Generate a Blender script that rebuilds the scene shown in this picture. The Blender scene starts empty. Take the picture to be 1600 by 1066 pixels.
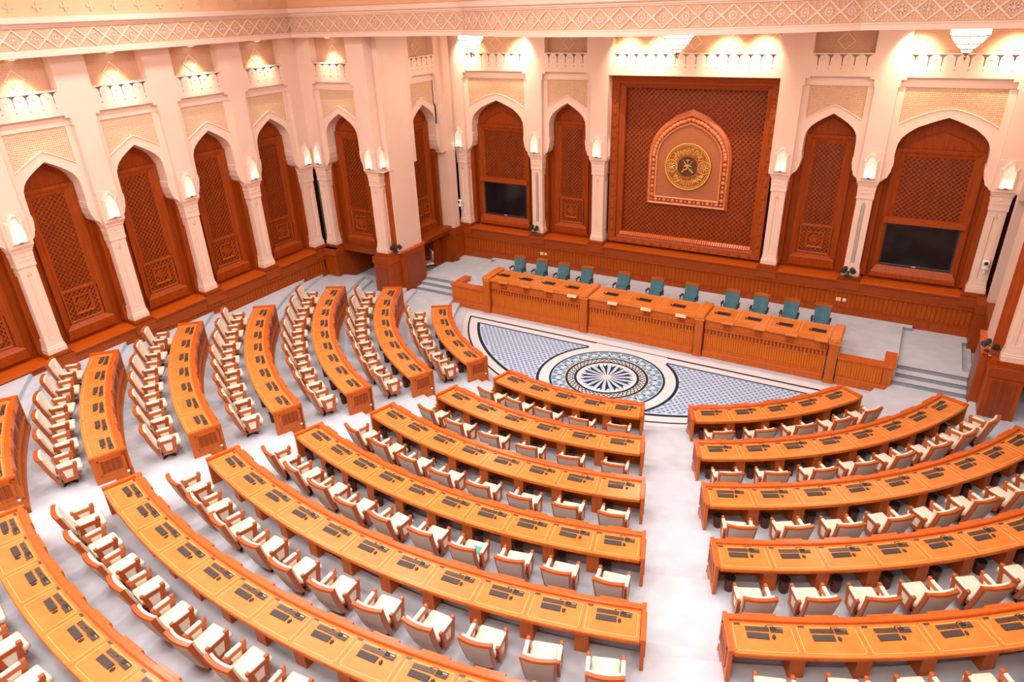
import bpy, bmesh, math, random
from mathutils import Vector, Matrix
random.seed(7)
sc = bpy.context.scene
COL = sc.collection
PI = math.pi
rad = math.radians
# ------------------------------------------------------------------ helpers
class MB:
    """collects shapes, then links them as ONE mesh object"""
    def __init__(s): s.v=[]; s.f=[]; s.m=[]
    def face(s, pts, m=0):
        n=len(s.v); s.v+=[tuple(p) for p in pts]; s.f.append(tuple(range(n,n+len(pts)))); s.m.append(m)
    def mesh(s, vs, fs, m=0):
        n=len(s.v); s.v+=[tuple(p) for p in vs]
        for f in fs: s.f.append(tuple(n+i for i in f)); s.m.append(m)
    def hexa(s, p, m=0):   # p: 8 points, bottom 4 then top 4
        s.mesh(p,[(3,2,1,0),(4,5,6,7),(0,1,5,4),(1,2,6,5),(2,3,7,6),(3,0,4,7)],m)
    def box(s, a, b, m=0, T=None):
        x0,y0,z0=a; x1,y1,z1=b
        p=[(x0,y0,z0),(x1,y0,z0),(x1,y1,z0),(x0,y1,z0),(x0,y0,z1),(x1,y0,z1),(x1,y1,z1),(x0,y1,z1)]
        if T: p=[T(*q) for q in p]
        s.hexa(p,m)
    def rbox(s, a, b, r=.02, seg=2, m=0, T=None):  # rounded box
        bm=bmesh.new(); bmesh.ops.create_cube(bm,size=1)
        for v in bm.verts:
            v.co=Vector(((a[0]+b[0])/2+v.co.x*(b[0]-a[0]),(a[1]+b[1])/2+v.co.y*(b[1]-a[1]),(a[2]+b[2])/2+v.co.z*(b[2]-a[2])))
        bmesh.ops.bevel(bm,geom=bm.edges[:],offset=r,segments=seg,affect='EDGES',profile=.5)
        bm.verts.index_update()
        vs=[tuple(v.co) for v in bm.verts]
        if T: vs=[T(*q) for q in vs]
        s.mesh(vs,[tuple(v.index for v in f.verts) for f in bm.faces],m); bm.free()
    def loft(s, rings, m=0, close=True, caps=True):
        n=len(rings[0]); vs=[p for r in rings for p in r]; fs=[]
        for i in range(len(rings)-1):
            for j in range(n if close else n-1):
                k=(j+1)%n; fs.append((i*n+j,i*n+k,(i+1)*n+k,(i+1)*n+j))
        if caps and close:
            fs.append(tuple(range(n-1,-1,-1))); fs.append(tuple((len(rings)-1)*n+j for j in range(n)))
        s.mesh(vs,fs,m)
    def prism(s, poly, fn0, fn1, m=0):  # poly of 2d points, two maps to 3d
        s.loft([[fn0(*p) for p in poly],[fn1(*p) for p in poly]],m)
    def arc(s, prof, a0, a1, n=None, m=0, O=(0,0)):  # closed (r,z) profile swept about the ring centre
        if n is None: n=max(2,int(abs(a1-a0)/rad(1.5))+1)
        rings=[]
        for i in range(n+1):
            a=a0+(a1-a0)*i/n; rings.append([(O[0]+r*math.sin(a),O[1]-r*math.cos(a),z) for r,z in prof])
        s.loft(rings,m)
    def rect_arc(s, r0,r1,z0,z1,a0,a1,n=None,mi=0): s.arc([(r0,z0),(r1,z0),(r1,z1),(r0,z1)],a0,a1,n,mi)
    def lathe(s, prof, c=(0,0,0), n=16, m=0, caps=True):
        s.loft([[(c[0]+r*math.cos(2*PI*j/n),c[1]+r*math.sin(2*PI*j/n),c[2]+z) for j in range(n)] for r,z in prof],m,True,caps)
    def tube(s, pts, r, n=8, m=0):
        rings=[]
        for i,p in enumerate(pts):
            d=(Vector(pts[min(i+1,len(pts)-1)])-Vector(pts[max(i-1,0)])).normalized()
            u=d.cross(Vector((0,0,1)))
            if u.length<1e-3: u=Vector((1,0,0))
            u.normalize(); w=d.cross(u); rr=r[i] if isinstance(r,(list,tuple)) else r
            rings.append([tuple(Vector(p)+rr*(math.cos(2*PI*j/n)*u+math.sin(2*PI*j/n)*w)) for j in range(n)])
        s.loft(rings,m)
    def ball(s, c, r, m=0, n=10, k=6, sc=(1,1,1)):
        pr=[(max(1e-4,math.sin(PI*i/k))*r,-math.cos(PI*i/k)*r) for i in range(k+1)]
        s.loft([[(c[0]+q*math.cos(2*PI*j/n)*sc[0],c[1]+q*math.sin(2*PI*j/n)*sc[1],c[2]+z*sc[2]) for j in range(n)] for q,z in pr],m)
    def build(s, name, mats, parent=None, loc=None, smooth=False):
        if not isinstance(mats,(list,tuple)): mats=[mats]
        me=bpy.data.meshes.new(name); o=(0,0,0) if loc is None else loc
        me.from_pydata([(x-o[0],y-o[1],z-o[2]) for x,y,z in s.v],[],s.f)
        for m in mats: me.materials.append(m)
        me.polygons.foreach_set('material_index',s.m)
        bm=bmesh.new(); bm.from_mesh(me); bmesh.ops.recalc_face_normals(bm,faces=bm.faces[:]); bm.to_mesh(me); bm.free()
        if smooth:
            me.polygons.foreach_set('use_smooth',[True]*len(me.polygons))
            try: me.set_sharp_from_angle(angle=rad(40))
            except Exception: pass
        ob=bpy.data.objects.new(name,me); COL.objects.link(ob)
        if parent: ob.parent=parent
        elif loc is not None: ob.location=loc
        return ob
def tag(o,label=None,cat=None,group=None,kind=None):
    for k,v in (('label',label),('category',cat),('group',group),('kind',kind)):
        if v: o[k]=v
    return o
def thing(name,label,cat,loc=(0,0,0),rz=0,group=None):
    o=bpy.data.objects.new(name,None); o.empty_display_size=.1; COL.objects.link(o)
    o.location=loc; o.rotation_euler=(0,0,rz); return tag(o,label,cat,group)
def copy_tree(o,parent=None):
    c=o.copy(); COL.objects.link(c)
    if parent: c.parent=parent
    for ch in list(o.children): copy_tree(ch,c)
    return c
class Proto:
    """first use takes the prototype itself, later uses copies"""
    def __init__(s,o): s.o=o; s.kids=0; s.used=False
    def put(s,loc,rz,label,group=None):
        if not s.used: s.used=True; o=s.o
        else: o=copy_tree(s.o)
        o.location=loc; o.rotation_euler=(0,0,rz); o['label']=label
        if group: o['group']=group
        return o
def struct(mb,name,mats,smooth=False): return tag(mb.build(name,mats,smooth=smooth),kind='structure')
ORD=['','first','second','third','fourth','fifth','sixth','seventh','eighth','ninth','tenth','eleventh','twelfth','thirteenth','fourteenth','fifteenth']
# ------------------------------------------------------------------ materials
def nodes(name):
    m=bpy.data.materials.new(name); m.use_nodes=True; nt=m.node_tree; b=nt.nodes['Principled BSDF']; return m,nt,b
def N(nt,t,**k):
    n=nt.nodes.new(t)
    for a,v in k.items(): setattr(n,a,v)
    return n
def basic(name,c1,c2=None,scale=6,stretch=(1,1,1),rough=.5,bump=0,metal=0,spec=.5,detail=4,lo=.35,hi=.65,coat=0,sheen=0,bscale=None):
    m,nt,b=nodes(name); b.inputs['Roughness'].default_value=rough; b.inputs['Metallic'].default_value=metal
    b.inputs['Specular IOR Level'].default_value=spec; b.inputs['Coat Weight'].default_value=coat; b.inputs['Coat Roughness'].default_value=.12
    tc=N(nt,'ShaderNodeTexCoord'); mp=N(nt,'ShaderNodeMapping'); mp.inputs['Scale'].default_value=stretch
    nt.links.new(tc.outputs['Object'],mp.inputs['Vector'])
    nz=N(nt,'ShaderNodeTexNoise'); nz.inputs['Scale'].default_value=scale; nz.inputs['Detail'].default_value=detail
    nt.links.new(mp.outputs[0],nz.inputs['Vector'])
    cr=N(nt,'ShaderNodeValToRGB'); e=cr.color_ramp.elements; e[0].position=lo; e[1].position=hi
    e[0].color=(*c1,1); e[1].color=(*(c2 or tuple(x*.85 for x in c1)),1)
    nt.links.new(nz.outputs['Fac'],cr.inputs[0]); nt.links.new(cr.outputs[0],b.inputs['Base Color'])
    if bump:
        bp=N(nt,'ShaderNodeBump'); bp.inputs['Strength'].default_value=bump; bp.inputs['Distance'].default_value=.01
        if bscale:
            n2=N(nt,'ShaderNodeTexNoise'); n2.inputs['Scale'].default_value=bscale; nt.links.new(tc.outputs['Object'],n2.inputs['Vector']); nt.links.new(n2.outputs['Fac'],bp.inputs['Height'])
        else: nt.links.new(nz.outputs['Fac'],bp.inputs['Height'])
        nt.links.new(bp.outputs[0],b.inputs['Normal'])
    return m
def emit(name,col,st):
    m,nt,b=nodes(name); b.inputs['Base Color'].default_value=(*col,1)
    tc=N(nt,'ShaderNodeTexCoord'); nz=N(nt,'ShaderNodeTexNoise'); nz.inputs['Scale'].default_value=3
    nt.links.new(tc.outputs['Object'],nz.inputs['Vector'])
    mr=N(nt,'ShaderNodeMapRange'); mr.inputs['To Min'].default_value=st*.85; mr.inputs['To Max'].default_value=st*1.15
    nt.links.new(nz.outputs['Fac'],mr.inputs['Value']); nt.links.new(mr.outputs[0],b.inputs['Emission Strength'])
    b.inputs['Emission Color'].default_value=(*col,1); return m
def cells(name,c1,c2,scale,rough=.6,bump=.6,kind='voronoi',sub=(1,1,1)):
    """fine carved pattern: cells raised from grooves"""
    m,nt,b=nodes(name); b.inputs['Roughness'].default_value=rough; b.inputs['Specular IOR Level'].default_value=.25
    tc=N(nt,'ShaderNodeTexCoord'); mp=N(nt,'ShaderNodeMapping'); mp.inputs['Scale'].default_value=sub
    nt.links.new(tc.outputs['Object'],mp.inputs['Vector'])
    vo=N(nt,'ShaderNodeTexVoronoi'); vo.inputs['Scale'].default_value=scale; vo.inputs['Randomness'].default_value=.15 if kind=='voronoi' else 0
    nt.links.new(mp.outputs[0],vo.inputs['Vector'])
    cr=N(nt,'ShaderNodeValToRGB'); e=cr.color_ramp.elements; e[0].position=.25; e[1].position=.55; e[0].color=(*c1,1); e[1].color=(*c2,1)
    nt.links.new(vo.outputs['Distance'],cr.inputs[0]); nt.links.new(cr.outputs[0],b.inputs['Base Color'])
    bp=N(nt,'ShaderNodeBump'); bp.inputs['Strength'].default_value=bump; bp.inputs['Distance'].default_value=.03; bp.invert=True
    nt.links.new(vo.outputs['Distance'],bp.inputs['Height']); nt.links.new(bp.outputs[0],b.inputs['Normal'])
    return m
def reeded(name,c1,c2,pitch,axis=0,rough=.4):
    """vertical boards with grooves between them"""
    m,nt,b=nodes(name); b.inputs['Roughness'].default_value=rough; b.inputs['Specular IOR Level'].default_value=.18
    tc=N(nt,'ShaderNodeTexCoord'); sp=N(nt,'ShaderNodeSeparateXYZ'); nt.links.new(tc.outputs['Object'],sp.inputs[0])
    mu=N(nt,'ShaderNodeMath',operation='MULTIPLY'); mu.inputs[1].default_value=1/pitch; nt.links.new(sp.outputs[axis],mu.inputs[0])
    fr=N(nt,'ShaderNodeMath',operation='FRACT'); nt.links.new(mu.outputs[0],fr.inputs[0])
    pp=N(nt,'ShaderNodeMath',operation='PINGPONG'); pp.inputs[1].default_value=.5; nt.links.new(fr.outputs[0],pp.inputs[0])
    st=N(nt,'ShaderNodeMapRange'); st.inputs['From Max'].default_value=.13; nt.links.new(pp.outputs[0],st.inputs['Value'])
    nz=N(nt,'ShaderNodeTexNoise'); nz.inputs['Scale'].default_value=2.5; nz.inputs['Detail'].default_value=4
    mp=N(nt,'ShaderNodeMapping'); mp.inputs['Scale'].default_value=(6,6,.7); nt.links.new(tc.outputs['Object'],mp.inputs[0]); nt.links.new(mp.outputs[0],nz.inputs['Vector'])
    cr=N(nt,'ShaderNodeValToRGB'); e=cr.color_ramp.elements; e[0].position=.3; e[1].position=.7; e[0].color=(*c1,1); e[1].color=(*c2,1)
    nt.links.new(nz.outputs['Fac'],cr.inputs[0])
    mx=N(nt,'ShaderNodeMix',data_type='RGBA'); mx.inputs[6].default_value=(*[x*.55 for x in c1],1)
    nt.links.new(st.outputs[0],mx.inputs[0]); nt.links.new(cr.outputs[0],mx.inputs[7]); nt.links.new(mx.outputs[2],b.inputs['Base Color'])
    bp=N(nt,'ShaderNodeBump'); bp.inputs['Strength'].default_value=.7; bp.inputs['Distance'].default_value=.02
    nt.links.new(st.outputs[0],bp.inputs['Height']); nt.links.new(bp.outputs[0],b.inputs['Normal'])
    return m
W_TOP=((.72,.225,.040),(.65,.185,.030)); W_RIM=((.62,.125,.014),(.54,.10,.010)); W_MID=((.54,.128,.014),(.46,.10,.010)); W_WAL=((.36,.064,.004),(.28,.045,.003)); W_DRK=((.27,.045,.005),(.2,.031,.003))
MAT=dict(
 marble=basic('cream_marble',(.83,.615,.505),(.79,.575,.465),scale=1.2,rough=.45,lo=.3,hi=.7),
 marble_dark=basic('sand_marble',(.74,.50,.34),(.68,.44,.29),scale=2,rough=.6),
 carved=cells('carved_stone_screen',(.80,.58,.42),(.60,.36,.21),16,bump=.8),
 stipple=cells('stippled_stone',(.72,.48,.33),(.60,.37,.24),14,bump=.5),
 hole_dots=basic('dark_hole_dot',(.35,.2,.12),rough=.6),
 top=basic('honey_wood',*W_TOP,scale=3,stretch=(1,1,6),rough=.32,coat=.25),
 rim=basic('orange_wood',*W_RIM,scale=3,stretch=(4,4,4),rough=.32,coat=.2),
 ledge=basic('bright_ledge_wood',(.60,.108,.007),(.53,.088,.006),scale=3,stretch=(3,3,3),rough=.33,coat=.15),
 wallwood=basic('russet_wall_wood',*W_WAL,scale=3,stretch=(5,5,.6),rough=.45,spec=.3),
 archwood=basic('shaded_russet_wood',(.31,.052,.003),(.24,.037,.002),scale=3,stretch=(5,5,.6),rough=.5,spec=.2),  # russet wall wood darkened: shade of the arch recesses is in the colour
 rosewood=basic('rose_wood',(.55,.13,.04),(.47,.105,.03),scale=5,rough=.4),
 rosewood_hi=basic('polished_rose_wood',(.70,.24,.09),(.6,.19,.06),scale=8,rough=.3),
 lattice_back=basic('lattice_backing',(.17,.028,.003),(.13,.02,.002),scale=5,rough=.6),  # backing darkened: shade in the lattice holes is put into the colour
 wood=basic('amber_wood',*W_MID,scale=3,stretch=(5,5,.6),rough=.42,spec=.3,coat=.05),
 wood_dark=basic('brown_wood',*W_DRK,scale=3,stretch=(5,5,.6),rough=.4),
 wood_in=basic('shaded_brown_wood',(.11,.018,.002),(.08,.012,.0015),scale=4,stretch=(5,5,.6),rough=.5),  # recess shade is in this tone; the bins use it as plain dark brown
 relief=cells('carved_wood',(.50,.095,.008),(.30,.05,.004),26,rough=.45,bump=.9),
 relief_end=cells('carved_end_panel',(.42,.085,.011),(.25,.045,.005),22,rough=.45,bump=.9,kind='grid'),
 wains_x=reeded('reeded_wood_along_x',(.41,.078,.005),(.34,.061,.004),.16,0),
 wains_y=reeded('reeded_wood_along_y',(.41,.078,.005),(.34,.061,.004),.16,1),
 deskreed=reeded('reeded_desk_front',(.62,.155,.014),(.54,.125,.010),.085,0),
 inlay=basic('pale_inlay',(.84,.42,.13),(.80,.38,.11),scale=20,rough=.35),
 floor=basic('pale_grey_carpet',(.525,.585,.665),(.58,.635,.71),scale=2.2,rough=.95,bump=.15,spec=.1,bscale=300,lo=.4,hi=.6),
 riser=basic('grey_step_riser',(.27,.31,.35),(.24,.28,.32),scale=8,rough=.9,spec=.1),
 cream=basic('cream_leather',(.80,.73,.60),(.75,.68,.55),scale=5,rough=.55,bump=.08,bscale=60),
 backfab=basic('grey_beige_fabric',(.60,.625,.575),(.55,.575,.53),scale=60,rough=.9,spec=.15),
 chairwood=basic('chair_wood',(.43,.093,.013),(.36,.074,.010),scale=6,stretch=(1,1,.4),rough=.35,coat=.15),
 teal=basic('teal_upholstery',(.065,.185,.235),(.05,.15,.2),scale=4,rough=.7,sheen=.2),
 black=basic('matt_black_plastic',(.02,.02,.022),(.028,.026,.028),scale=20,rough=.45),
 brownblack=basic('bronze_dark_plate',(.075,.05,.035),(.06,.04,.03),scale=30,rough=.4),
 key=basic('grey_keycaps',(.10,.085,.075),(.08,.07,.06),scale=40,rough=.5),
 slot=basic('smoked_cover',(.10,.062,.040),(.085,.052,.034),scale=30,rough=.28),
 metal=basic('brushed_metal',(.55,.5,.45),(.45,.4,.36),scale=40,rough=.3,metal=.8),
 screen=basic('dark_screen',(.006,.007,.012),(.010,.010,.014),scale=2,rough=.12),
 greytape=basic('grey_tape',(.42,.40,.36),(.38,.36,.33),scale=9,rough=.5),
 white=basic('white_plastic',(.85,.84,.82),(.8,.79,.77),scale=10,rough=.35),
 gold=basic('gilded_wood',(.42,.14,.018),(.30,.09,.010),scale=14,rough=.35,metal=.3,bump=.3),
 gold_hi=basic('bright_gilt',(.82,.46,.12),(.70,.36,.08),scale=30,rough=.3,metal=.35,bump=.2),
 emblem_dark=basic('dark_bronze_disc',(.11,.05,.016),(.085,.036,.012),scale=20,rough=.4,metal=.2),
 dotted=cells('dotted_field',(.74,.34,.17),(.34,.09,.03),17,rough=.5,bump=.8,kind='grid'),
 navy=basic('ink_blue_wool',(.018,.03,.045),(.024,.036,.052),scale=40,rough=.95,spec=.1),
 cblue=basic('powder_blue_wool',(.44,.60,.84),(.50,.65,.87),scale=3,rough=.95,spec=.1),
 cteal=basic('teal_blue_wool',(.14,.31,.46),(.2,.38,.52),scale=12,rough=.95,spec=.1),
 cwhite=basic('white_wool',(.70,.72,.775),(.74,.755,.81),scale=3,rough=.95,spec=.1),
 csand=basic('sand_wool',(.72,.62,.38),(.68,.58,.34),scale=10,rough=.95,spec=.1),
 plate=basic('ivory_name_plate',(.82,.62,.36),(.78,.58,.32),scale=5,rough=.4),
 glow=emit('warm_lamp_bulb',(1,.92,.78),6),
 alab=emit('lit_alabaster',(.93,.95,.82),.08),
 crystal=emit('lit_crystal',(1,.92,.78),1.7),
 spotglow=emit('downlight_lens',(1,.95,.88),3.5),
 brass=basic('aged_brass',(.30,.18,.07),(.24,.14,.05),scale=12,rough=.35,metal=.8),
 ceil=basic('warm_plaster',(.80,.48,.28),(.77,.45,.25),scale=.6,rough=.8),
)
# ------------------------------------------------------------------ camera
CX,CY,CZ,PITCH,YAW,ROLL,FPX=8.221513,-26.057594,12.298593,-0.458033,0.539745,0.037474,1070.843824
def cam_matrix():
    ca,sa,cb,sb,cc,sn=math.cos(PITCH),math.sin(PITCH),math.cos(YAW),math.sin(YAW),math.cos(ROLL),math.sin(ROLL)
    Rz=Matrix(((cb,-sb,0),(sb,cb,0),(0,0,1))); Rx=Matrix(((1,0,0),(0,ca,-sa),(0,sa,ca))); Ry=Matrix(((cc,0,sn),(0,1,0),(-sn,0,cc)))
    R=Rz@Rx@Ry; r,f,u=R.col[0],R.col[1],R.col[2]
    M=Matrix(((r[0],u[0],-f[0],CX),(r[1],u[1],-f[1],CY),(r[2],u[2],-f[2],CZ),(0,0,0,1))); return M
cd=bpy.data.cameras.new('camera'); cam=bpy.data.objects.new('camera',cd); COL.objects.link(cam)
cam.matrix_world=cam_matrix(); cd.sensor_width=36; cd.lens=FPX/1600*36; cd.clip_end=200; cd.clip_start=.1; sc.camera=cam
# ------------------------------------------------------------------ room constants
XA=15.10; YB=-3.82; XC=11.25; YS=1.70; ZL=2.29; ZC=11.35
def lerp(tab,x):
    if x<=tab[0][0]: return tab[0][1]
    for (a,b),(c,d) in zip(tab,tab[1:]):
        if x<=c: return b+(d-b)*(x-a)/(c-a)
    return tab[-1][1]
Pback=lambda u,z,d:(u,YS+d,z)
def Pleft(s): return lambda u,z,d:(s*(XA+d),u,z)
Pret=lambda u,z,d:(u,YB+d,z)
def Pside(s): return lambda u,z,d:(s*(XC+d),u,z)
ARCH_N=[(0,8.36),(.3,8.19),(.54,8.03),(.69,7.9),(.79,7.77),(.86,7.6),(.88,7.4)]
ARCH_W=[(0,8.36),(.24,8.28),(.46,8.19),(.85,8.02),(1.11,7.82),(1.27,7.64),(1.36,7.43),(1.38,7.24)]
def arch_side(aw,z):  # half width of the opening below the springing
    return lerp([(6.08,aw+.25),(6.14,aw+.22),(6.24,aw+.10),(6.40,aw+.05),(6.42,aw+.03),(6.62,aw),(6.65,aw-.015),(6.86,aw-.015),(6.88,aw+.01),(7.3,aw)],z)
def strip(mb,P,u0,u1,z0,z1,d,m=0): mb.face([P(u0,z0,d),P(u1,z0,d),P(u1,z1,d),P(u0,z1,d)],m)
def jamb(mb,P,u,z0,z1,d0,d1,m=0): mb.face([P(u,z0,d0),P(u,z0,d1),P(u,z1,d1),P(u,z1,d0)],m)
def flat(mb,P,u0,u1,z,d0,d1,m=0): mb.face([P(u0,z,d0),P(u1,z,d0),P(u1,z,d1),P(u0,z,d1)],m)
def scallops(mb,P,c,n,p,half,ztop=ZC+.25,deep=.35):
    """hanging row of small arches, its shelf and the screened recess above; pier strips out to half"""
    sw=n*p/2
    for s in (-1,1):
        strip(mb,P,c+s*sw,c+s*half,9.62,ztop,0) if half>sw else None
        jamb(mb,P,c+s*sw,10.36,ztop,0,deep); jamb(mb,P,c+s*sw,9.9,10.36,0,.14)
    slits=[c+(i-(n-1)/2)*p for i in range(n)]
    K=12
    def top(u):
        s=min(abs(u-q) for q in slits)
        if s<.0145: return 9.98
        h=(p/2-s)/(p/2-.012); return 10.16+.17*math.sqrt(max(0,1-h*h))
    us=[c-sw]
    for q in slits:
        us+= [q-p/2+ (p/2-.016)*k/7 for k in range(1,8)]+[q-.0135,q+.0135]+[q+.016+(p/2-.016)*k/7 for k in range(8)]
    us=sorted(set([round(u,4) for u in us if c-sw<=u<=c+sw]+[c+sw]))
    for a,b in zip(us,us[1:]):
        mb.face([P(a,9.62,0),P(b,9.62,0),P(b,top(b),0),P(a,top(a),0)],0)
        mb.face([P(a,top(a),0),P(b,top(b),0),P(b,top(b),.05),P(a,top(a),.05)],0)
    strip(mb,P,c-sw,c+sw,9.62,10.36,.14,4)  # darker marble behind the small arches puts the recess shade into colour
    mb.box((c-sw,-.015,10.33),(c+sw,deep,10.375),0,lambda u,d,z:P(u,z,d))
    strip(mb,P,c-sw,c+sw,10.375,ztop,deep,2)
    for q in slits:
        mb.loft([[P(q+.02*math.cos(a*PI/3),9.86+.02*math.sin(a*PI/3),dd) for a in range(6)] for dd in (-.012,.01)],3)  # brown discs paint the darkness of small holes
    for i in range(n-1):   # keystone blossom in each small arch
        q=(slits[i]+slits[i+1])/2
        mb.loft([[P(q+r*math.cos(a*PI/4),10.2+r*.7*math.sin(a*PI/4),dd) for a in range(9)] for r,dd in ((.085,.0),(.05,-.018),(.02,-.006))],0)
    dia=[(0,10.44),(.30,10.74),(0,11.04),(-.30,10.74)]
    if n<=6: cs=[c]
    else: cs=[c+k*1.5 for k in range(-int(sw/1.6),int(sw/1.6)+1)]
    for k in cs:
        for i in range(4):
            (a,b),(e,f)=dia[i],dia[(i+1)%4]; t=.86
            mb.hexa([P(k+a,b,deep),P(k+e,f,deep),P(k+e*t,10.74+(f-10.74)*t,deep),P(k+a*t,10.74+(b-10.74)*t,deep),P(k+a,b,deep-.03),P(k+e,f,deep-.03),P(k+e*t,10.74+(f-10.74)*t,deep-.03),P(k+a*t,10.74+(b-10.74)*t,deep-.03)],0)
def bay(mb,P,c,half,wide=False,reveal=.75,n=None,p=.39):
    A=ARCH_W if wide else ARCH_N; aw=A[-1][0]; zs=A[-1][1]; fw=half-.36
    pw=min(fw-.2,1.47 if wide else .94)
    ext=(lambda u:8.66-.55*(abs(u)/1.47)**1.6) if wide else (lambda u:8.68-.50*(abs(u)/.94)**1.15)
    fd=.16
    for s in (-1,1):
        for z0,z1,w in ((6.08,9.31,fw),(9.31,9.54,fw-.05),(9.54,9.62,fw-.2)):
            strip(mb,P,c+s*w,c+s*half,z0,z1,0); jamb(mb,P,c+s*w,z0,z1,0,fd)
        flat(mb,P,c+s*fw,c+s*(fw-.05),9.31,0,fd); flat(mb,P,c+s*(fw-.05),c+s*(fw-.2),9.54,0,fd)
        zz=[6.08,6.14,6.24,6.32,6.40,6.42,6.62,6.65,6.86,6.88,7.3]
        zz=[z for z in zz if z<zs]+[zs]
        for a,b in zip(zz,zz[1:]):
            ua,ub=arch_side(aw,a),arch_side(aw,b)
            mb.face([P(c+s*ua,a,fd),P(c+s*fw,a,fd),P(c+s*fw,b,fd),P(c+s*ub,b,fd)])
            mb.face([P(c+s*ua,a,fd),P(c+s*ub,b,fd),P(c+s*ub,b,reveal),P(c+s*ua,a,reveal)])
        flat(mb,P,c+s*(aw+.25),c+s*fw,6.08,fd,reveal)
        strip(mb,P,c+s*aw,c+s*fw,zs,ext(pw),fd) if pw<=aw else None
        for (a,za),(b,zb) in zip(A,A[1:]):
            mb.face([P(c+s*a,za,fd),P(c+s*b,zb,fd),P(c+s*b,zb,reveal),P(c+s*a,za,reveal)])
    flat(mb,P,c-fw+.2,c+fw-.2,9.62,0,fd)
    U=sorted(set([u for u,_ in A]+[pw*k/10 for k in range(11)]+[aw,pw]))
    for s in (-1,1):
        for a,b in zip(U,U[1:]):
            za=lerp(A,a) if a<=aw else zs; zb=lerp(A,b) if b<=aw else zs
            mb.face([P(c+s*a,za,fd),P(c+s*b,zb,fd),P(c+s*b,ext(b),fd),P(c+s*a,ext(a),fd)],0)
            mb.face([P(c+s*a,ext(a),fd),P(c+s*b,ext(b),fd),P(c+s*b,ext(b),fd+.04),P(c+s*a,ext(a),fd+.04)],0)
            mb.face([P(c+s*a,ext(a),fd+.04),P(c+s*b,ext(b),fd+.04),P(c+s*b,9.3,fd+.04),P(c+s*a,9.3,fd+.04)],1)
        e=max(pw,aw); strip(mb,P,c+s*e,c+s*fw,zs,9.31,fd); strip(mb,P,c+s*pw,c+s*(fw-.05),9.31,9.54,fd) if False else None
        jamb(mb,P,c+s*pw,ext(pw),9.3,fd,fd+.04)
        # raised rib that follows the arch
        pts=[P(c+s*u,ext(u)-.02,fd-.012) for u in [pw*k/10 for k in range(11)]]
        mb.tube(pts,.025,5,0)
    flat(mb,P,c-pw,c+pw,9.3,fd,fd+.04)
    strip(mb,P,c-fw,c+fw,9.3,9.62,fd)
    n=n or (8 if wide else 5)
    scallops(mb,P,c,n,p,half)
WALLMATS=[MAT['marble'],MAT['carved'],MAT['stipple'],MAT['hole_dots'],MAT['marble_dark']]
# ---- stage back wall
LAMPS=[]   # (P, pier centre, side)
mb=MB()
for s in (-1,1):
    bay(mb,Pback,s*5.30,1.52); bay(mb,Pback,s*8.87,2.05,True)
    strip(mb,Pback,s*3.35,s*3.78,6.08,9.53,0); jamb(mb,Pback,s*3.35,6.08,9.53,0,.42); flat(mb,Pback,s*3.35,s*3.78,6.08,0,.42)
    strip(mb,Pback,s*10.92,s*11.6,6.08,ZC+.25,0); flat(mb,Pback,s*10.9,s*11.6,6.08,0,.7); strip(mb,Pback,s*3.2,s*3.78,9.53,9.62,0)
strip(mb,Pback,-3.2,3.2,9.53,9.62,0); flat(mb,Pback,-3.35,3.35,9.53,0,.5)
scallops(mb,Pback,0,16,.4,3.78)
for u in (-3.78,3.78,-6.82,6.82,-10.92,10.92):
    mb.box((u-.367,-.03,6.08),(u+.367,.17,7.14),0,lambda a,d,z:Pback(a,z,d))
struct(mb,'wall_back',WALLMATS)
# ---- side walls of the stage, long side walls, the two short return walls
YK=[-4.11-3.03*k for k in range(6)]
for s,nm in ((-1,'left'),(1,'right')):
    mb=MB(); P=Pside(s); bay(mb,P,-.30,1.34,n=5,p=.36)
    for a,b,z in ((-3.3,-1.64,2.0),(1.04,2.4,6.08)): strip(mb,P,a,b,z,ZC+.25,.02)
    struct(mb,'wall_stage_'+nm,WALLMATS)
    mb=MB(); P=Pleft(s)
    for k in range(5):
        bay(mb,P,YK[k]-1.515,1.515)
    for y in YK: mb.box((y-.367,-.03,6.08),(min(y+.367,YB-.01),.17,7.14),0,lambda a,d,z:P(a,z,d))
    strip(mb,P,YK[0],YB,6.08,ZC+.25,0); flat(mb,P,YK[0]-.4,YB+.6,6.08,0,.7)
    strip(mb,P,-36,YK[5],2.0,ZC+.25,0)
    struct(mb,'wall_'+nm,WALLMATS)
    mb=MB(); c=s*13.285; bay(mb,Pret,c,1.525)
    for a,b in ((s*15.1,s*14.81),(s*11.76,s*11.40)): strip(mb,Pret,a,b,6.08,ZC+.25,0); flat(mb,Pret,a-.3,b+.3,6.08,0,.7)
    for u in (14.81,11.76): mb.box((s*u-.367,-.03,6.08),(s*u+.367,.17,7.14),0,lambda a,d,z:Pret(a,z,d))
    mb.face([(s*11.40,YB,6.08),(s*11.40,-3.2,6.08),(s*11.40,-3.2,ZC+.25),(s*11.40,YB,ZC+.25)],0)
    mb.box((11.2 if s>0 else -12.1,-3.32,2.35),(12.1 if s>0 else -11.14,-1.63,ZC+.25),0)      # smooth pilaster at the stage mouth
    mb.box((11.29 if s>0 else -11.85,1.0,2.35),(11.95 if s>0 else -11.08,1.5,ZC+.25),0)   # and the one at the back corner
    struct(mb,'wall_return_'+nm,WALLMATS)
mb=MB(); strip(mb,lambda u,z,d:(u,-36+d,z),-XA-.8,XA+.8,0,15,0); struct(mb,'wall_front',[MAT['marble']])
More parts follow.
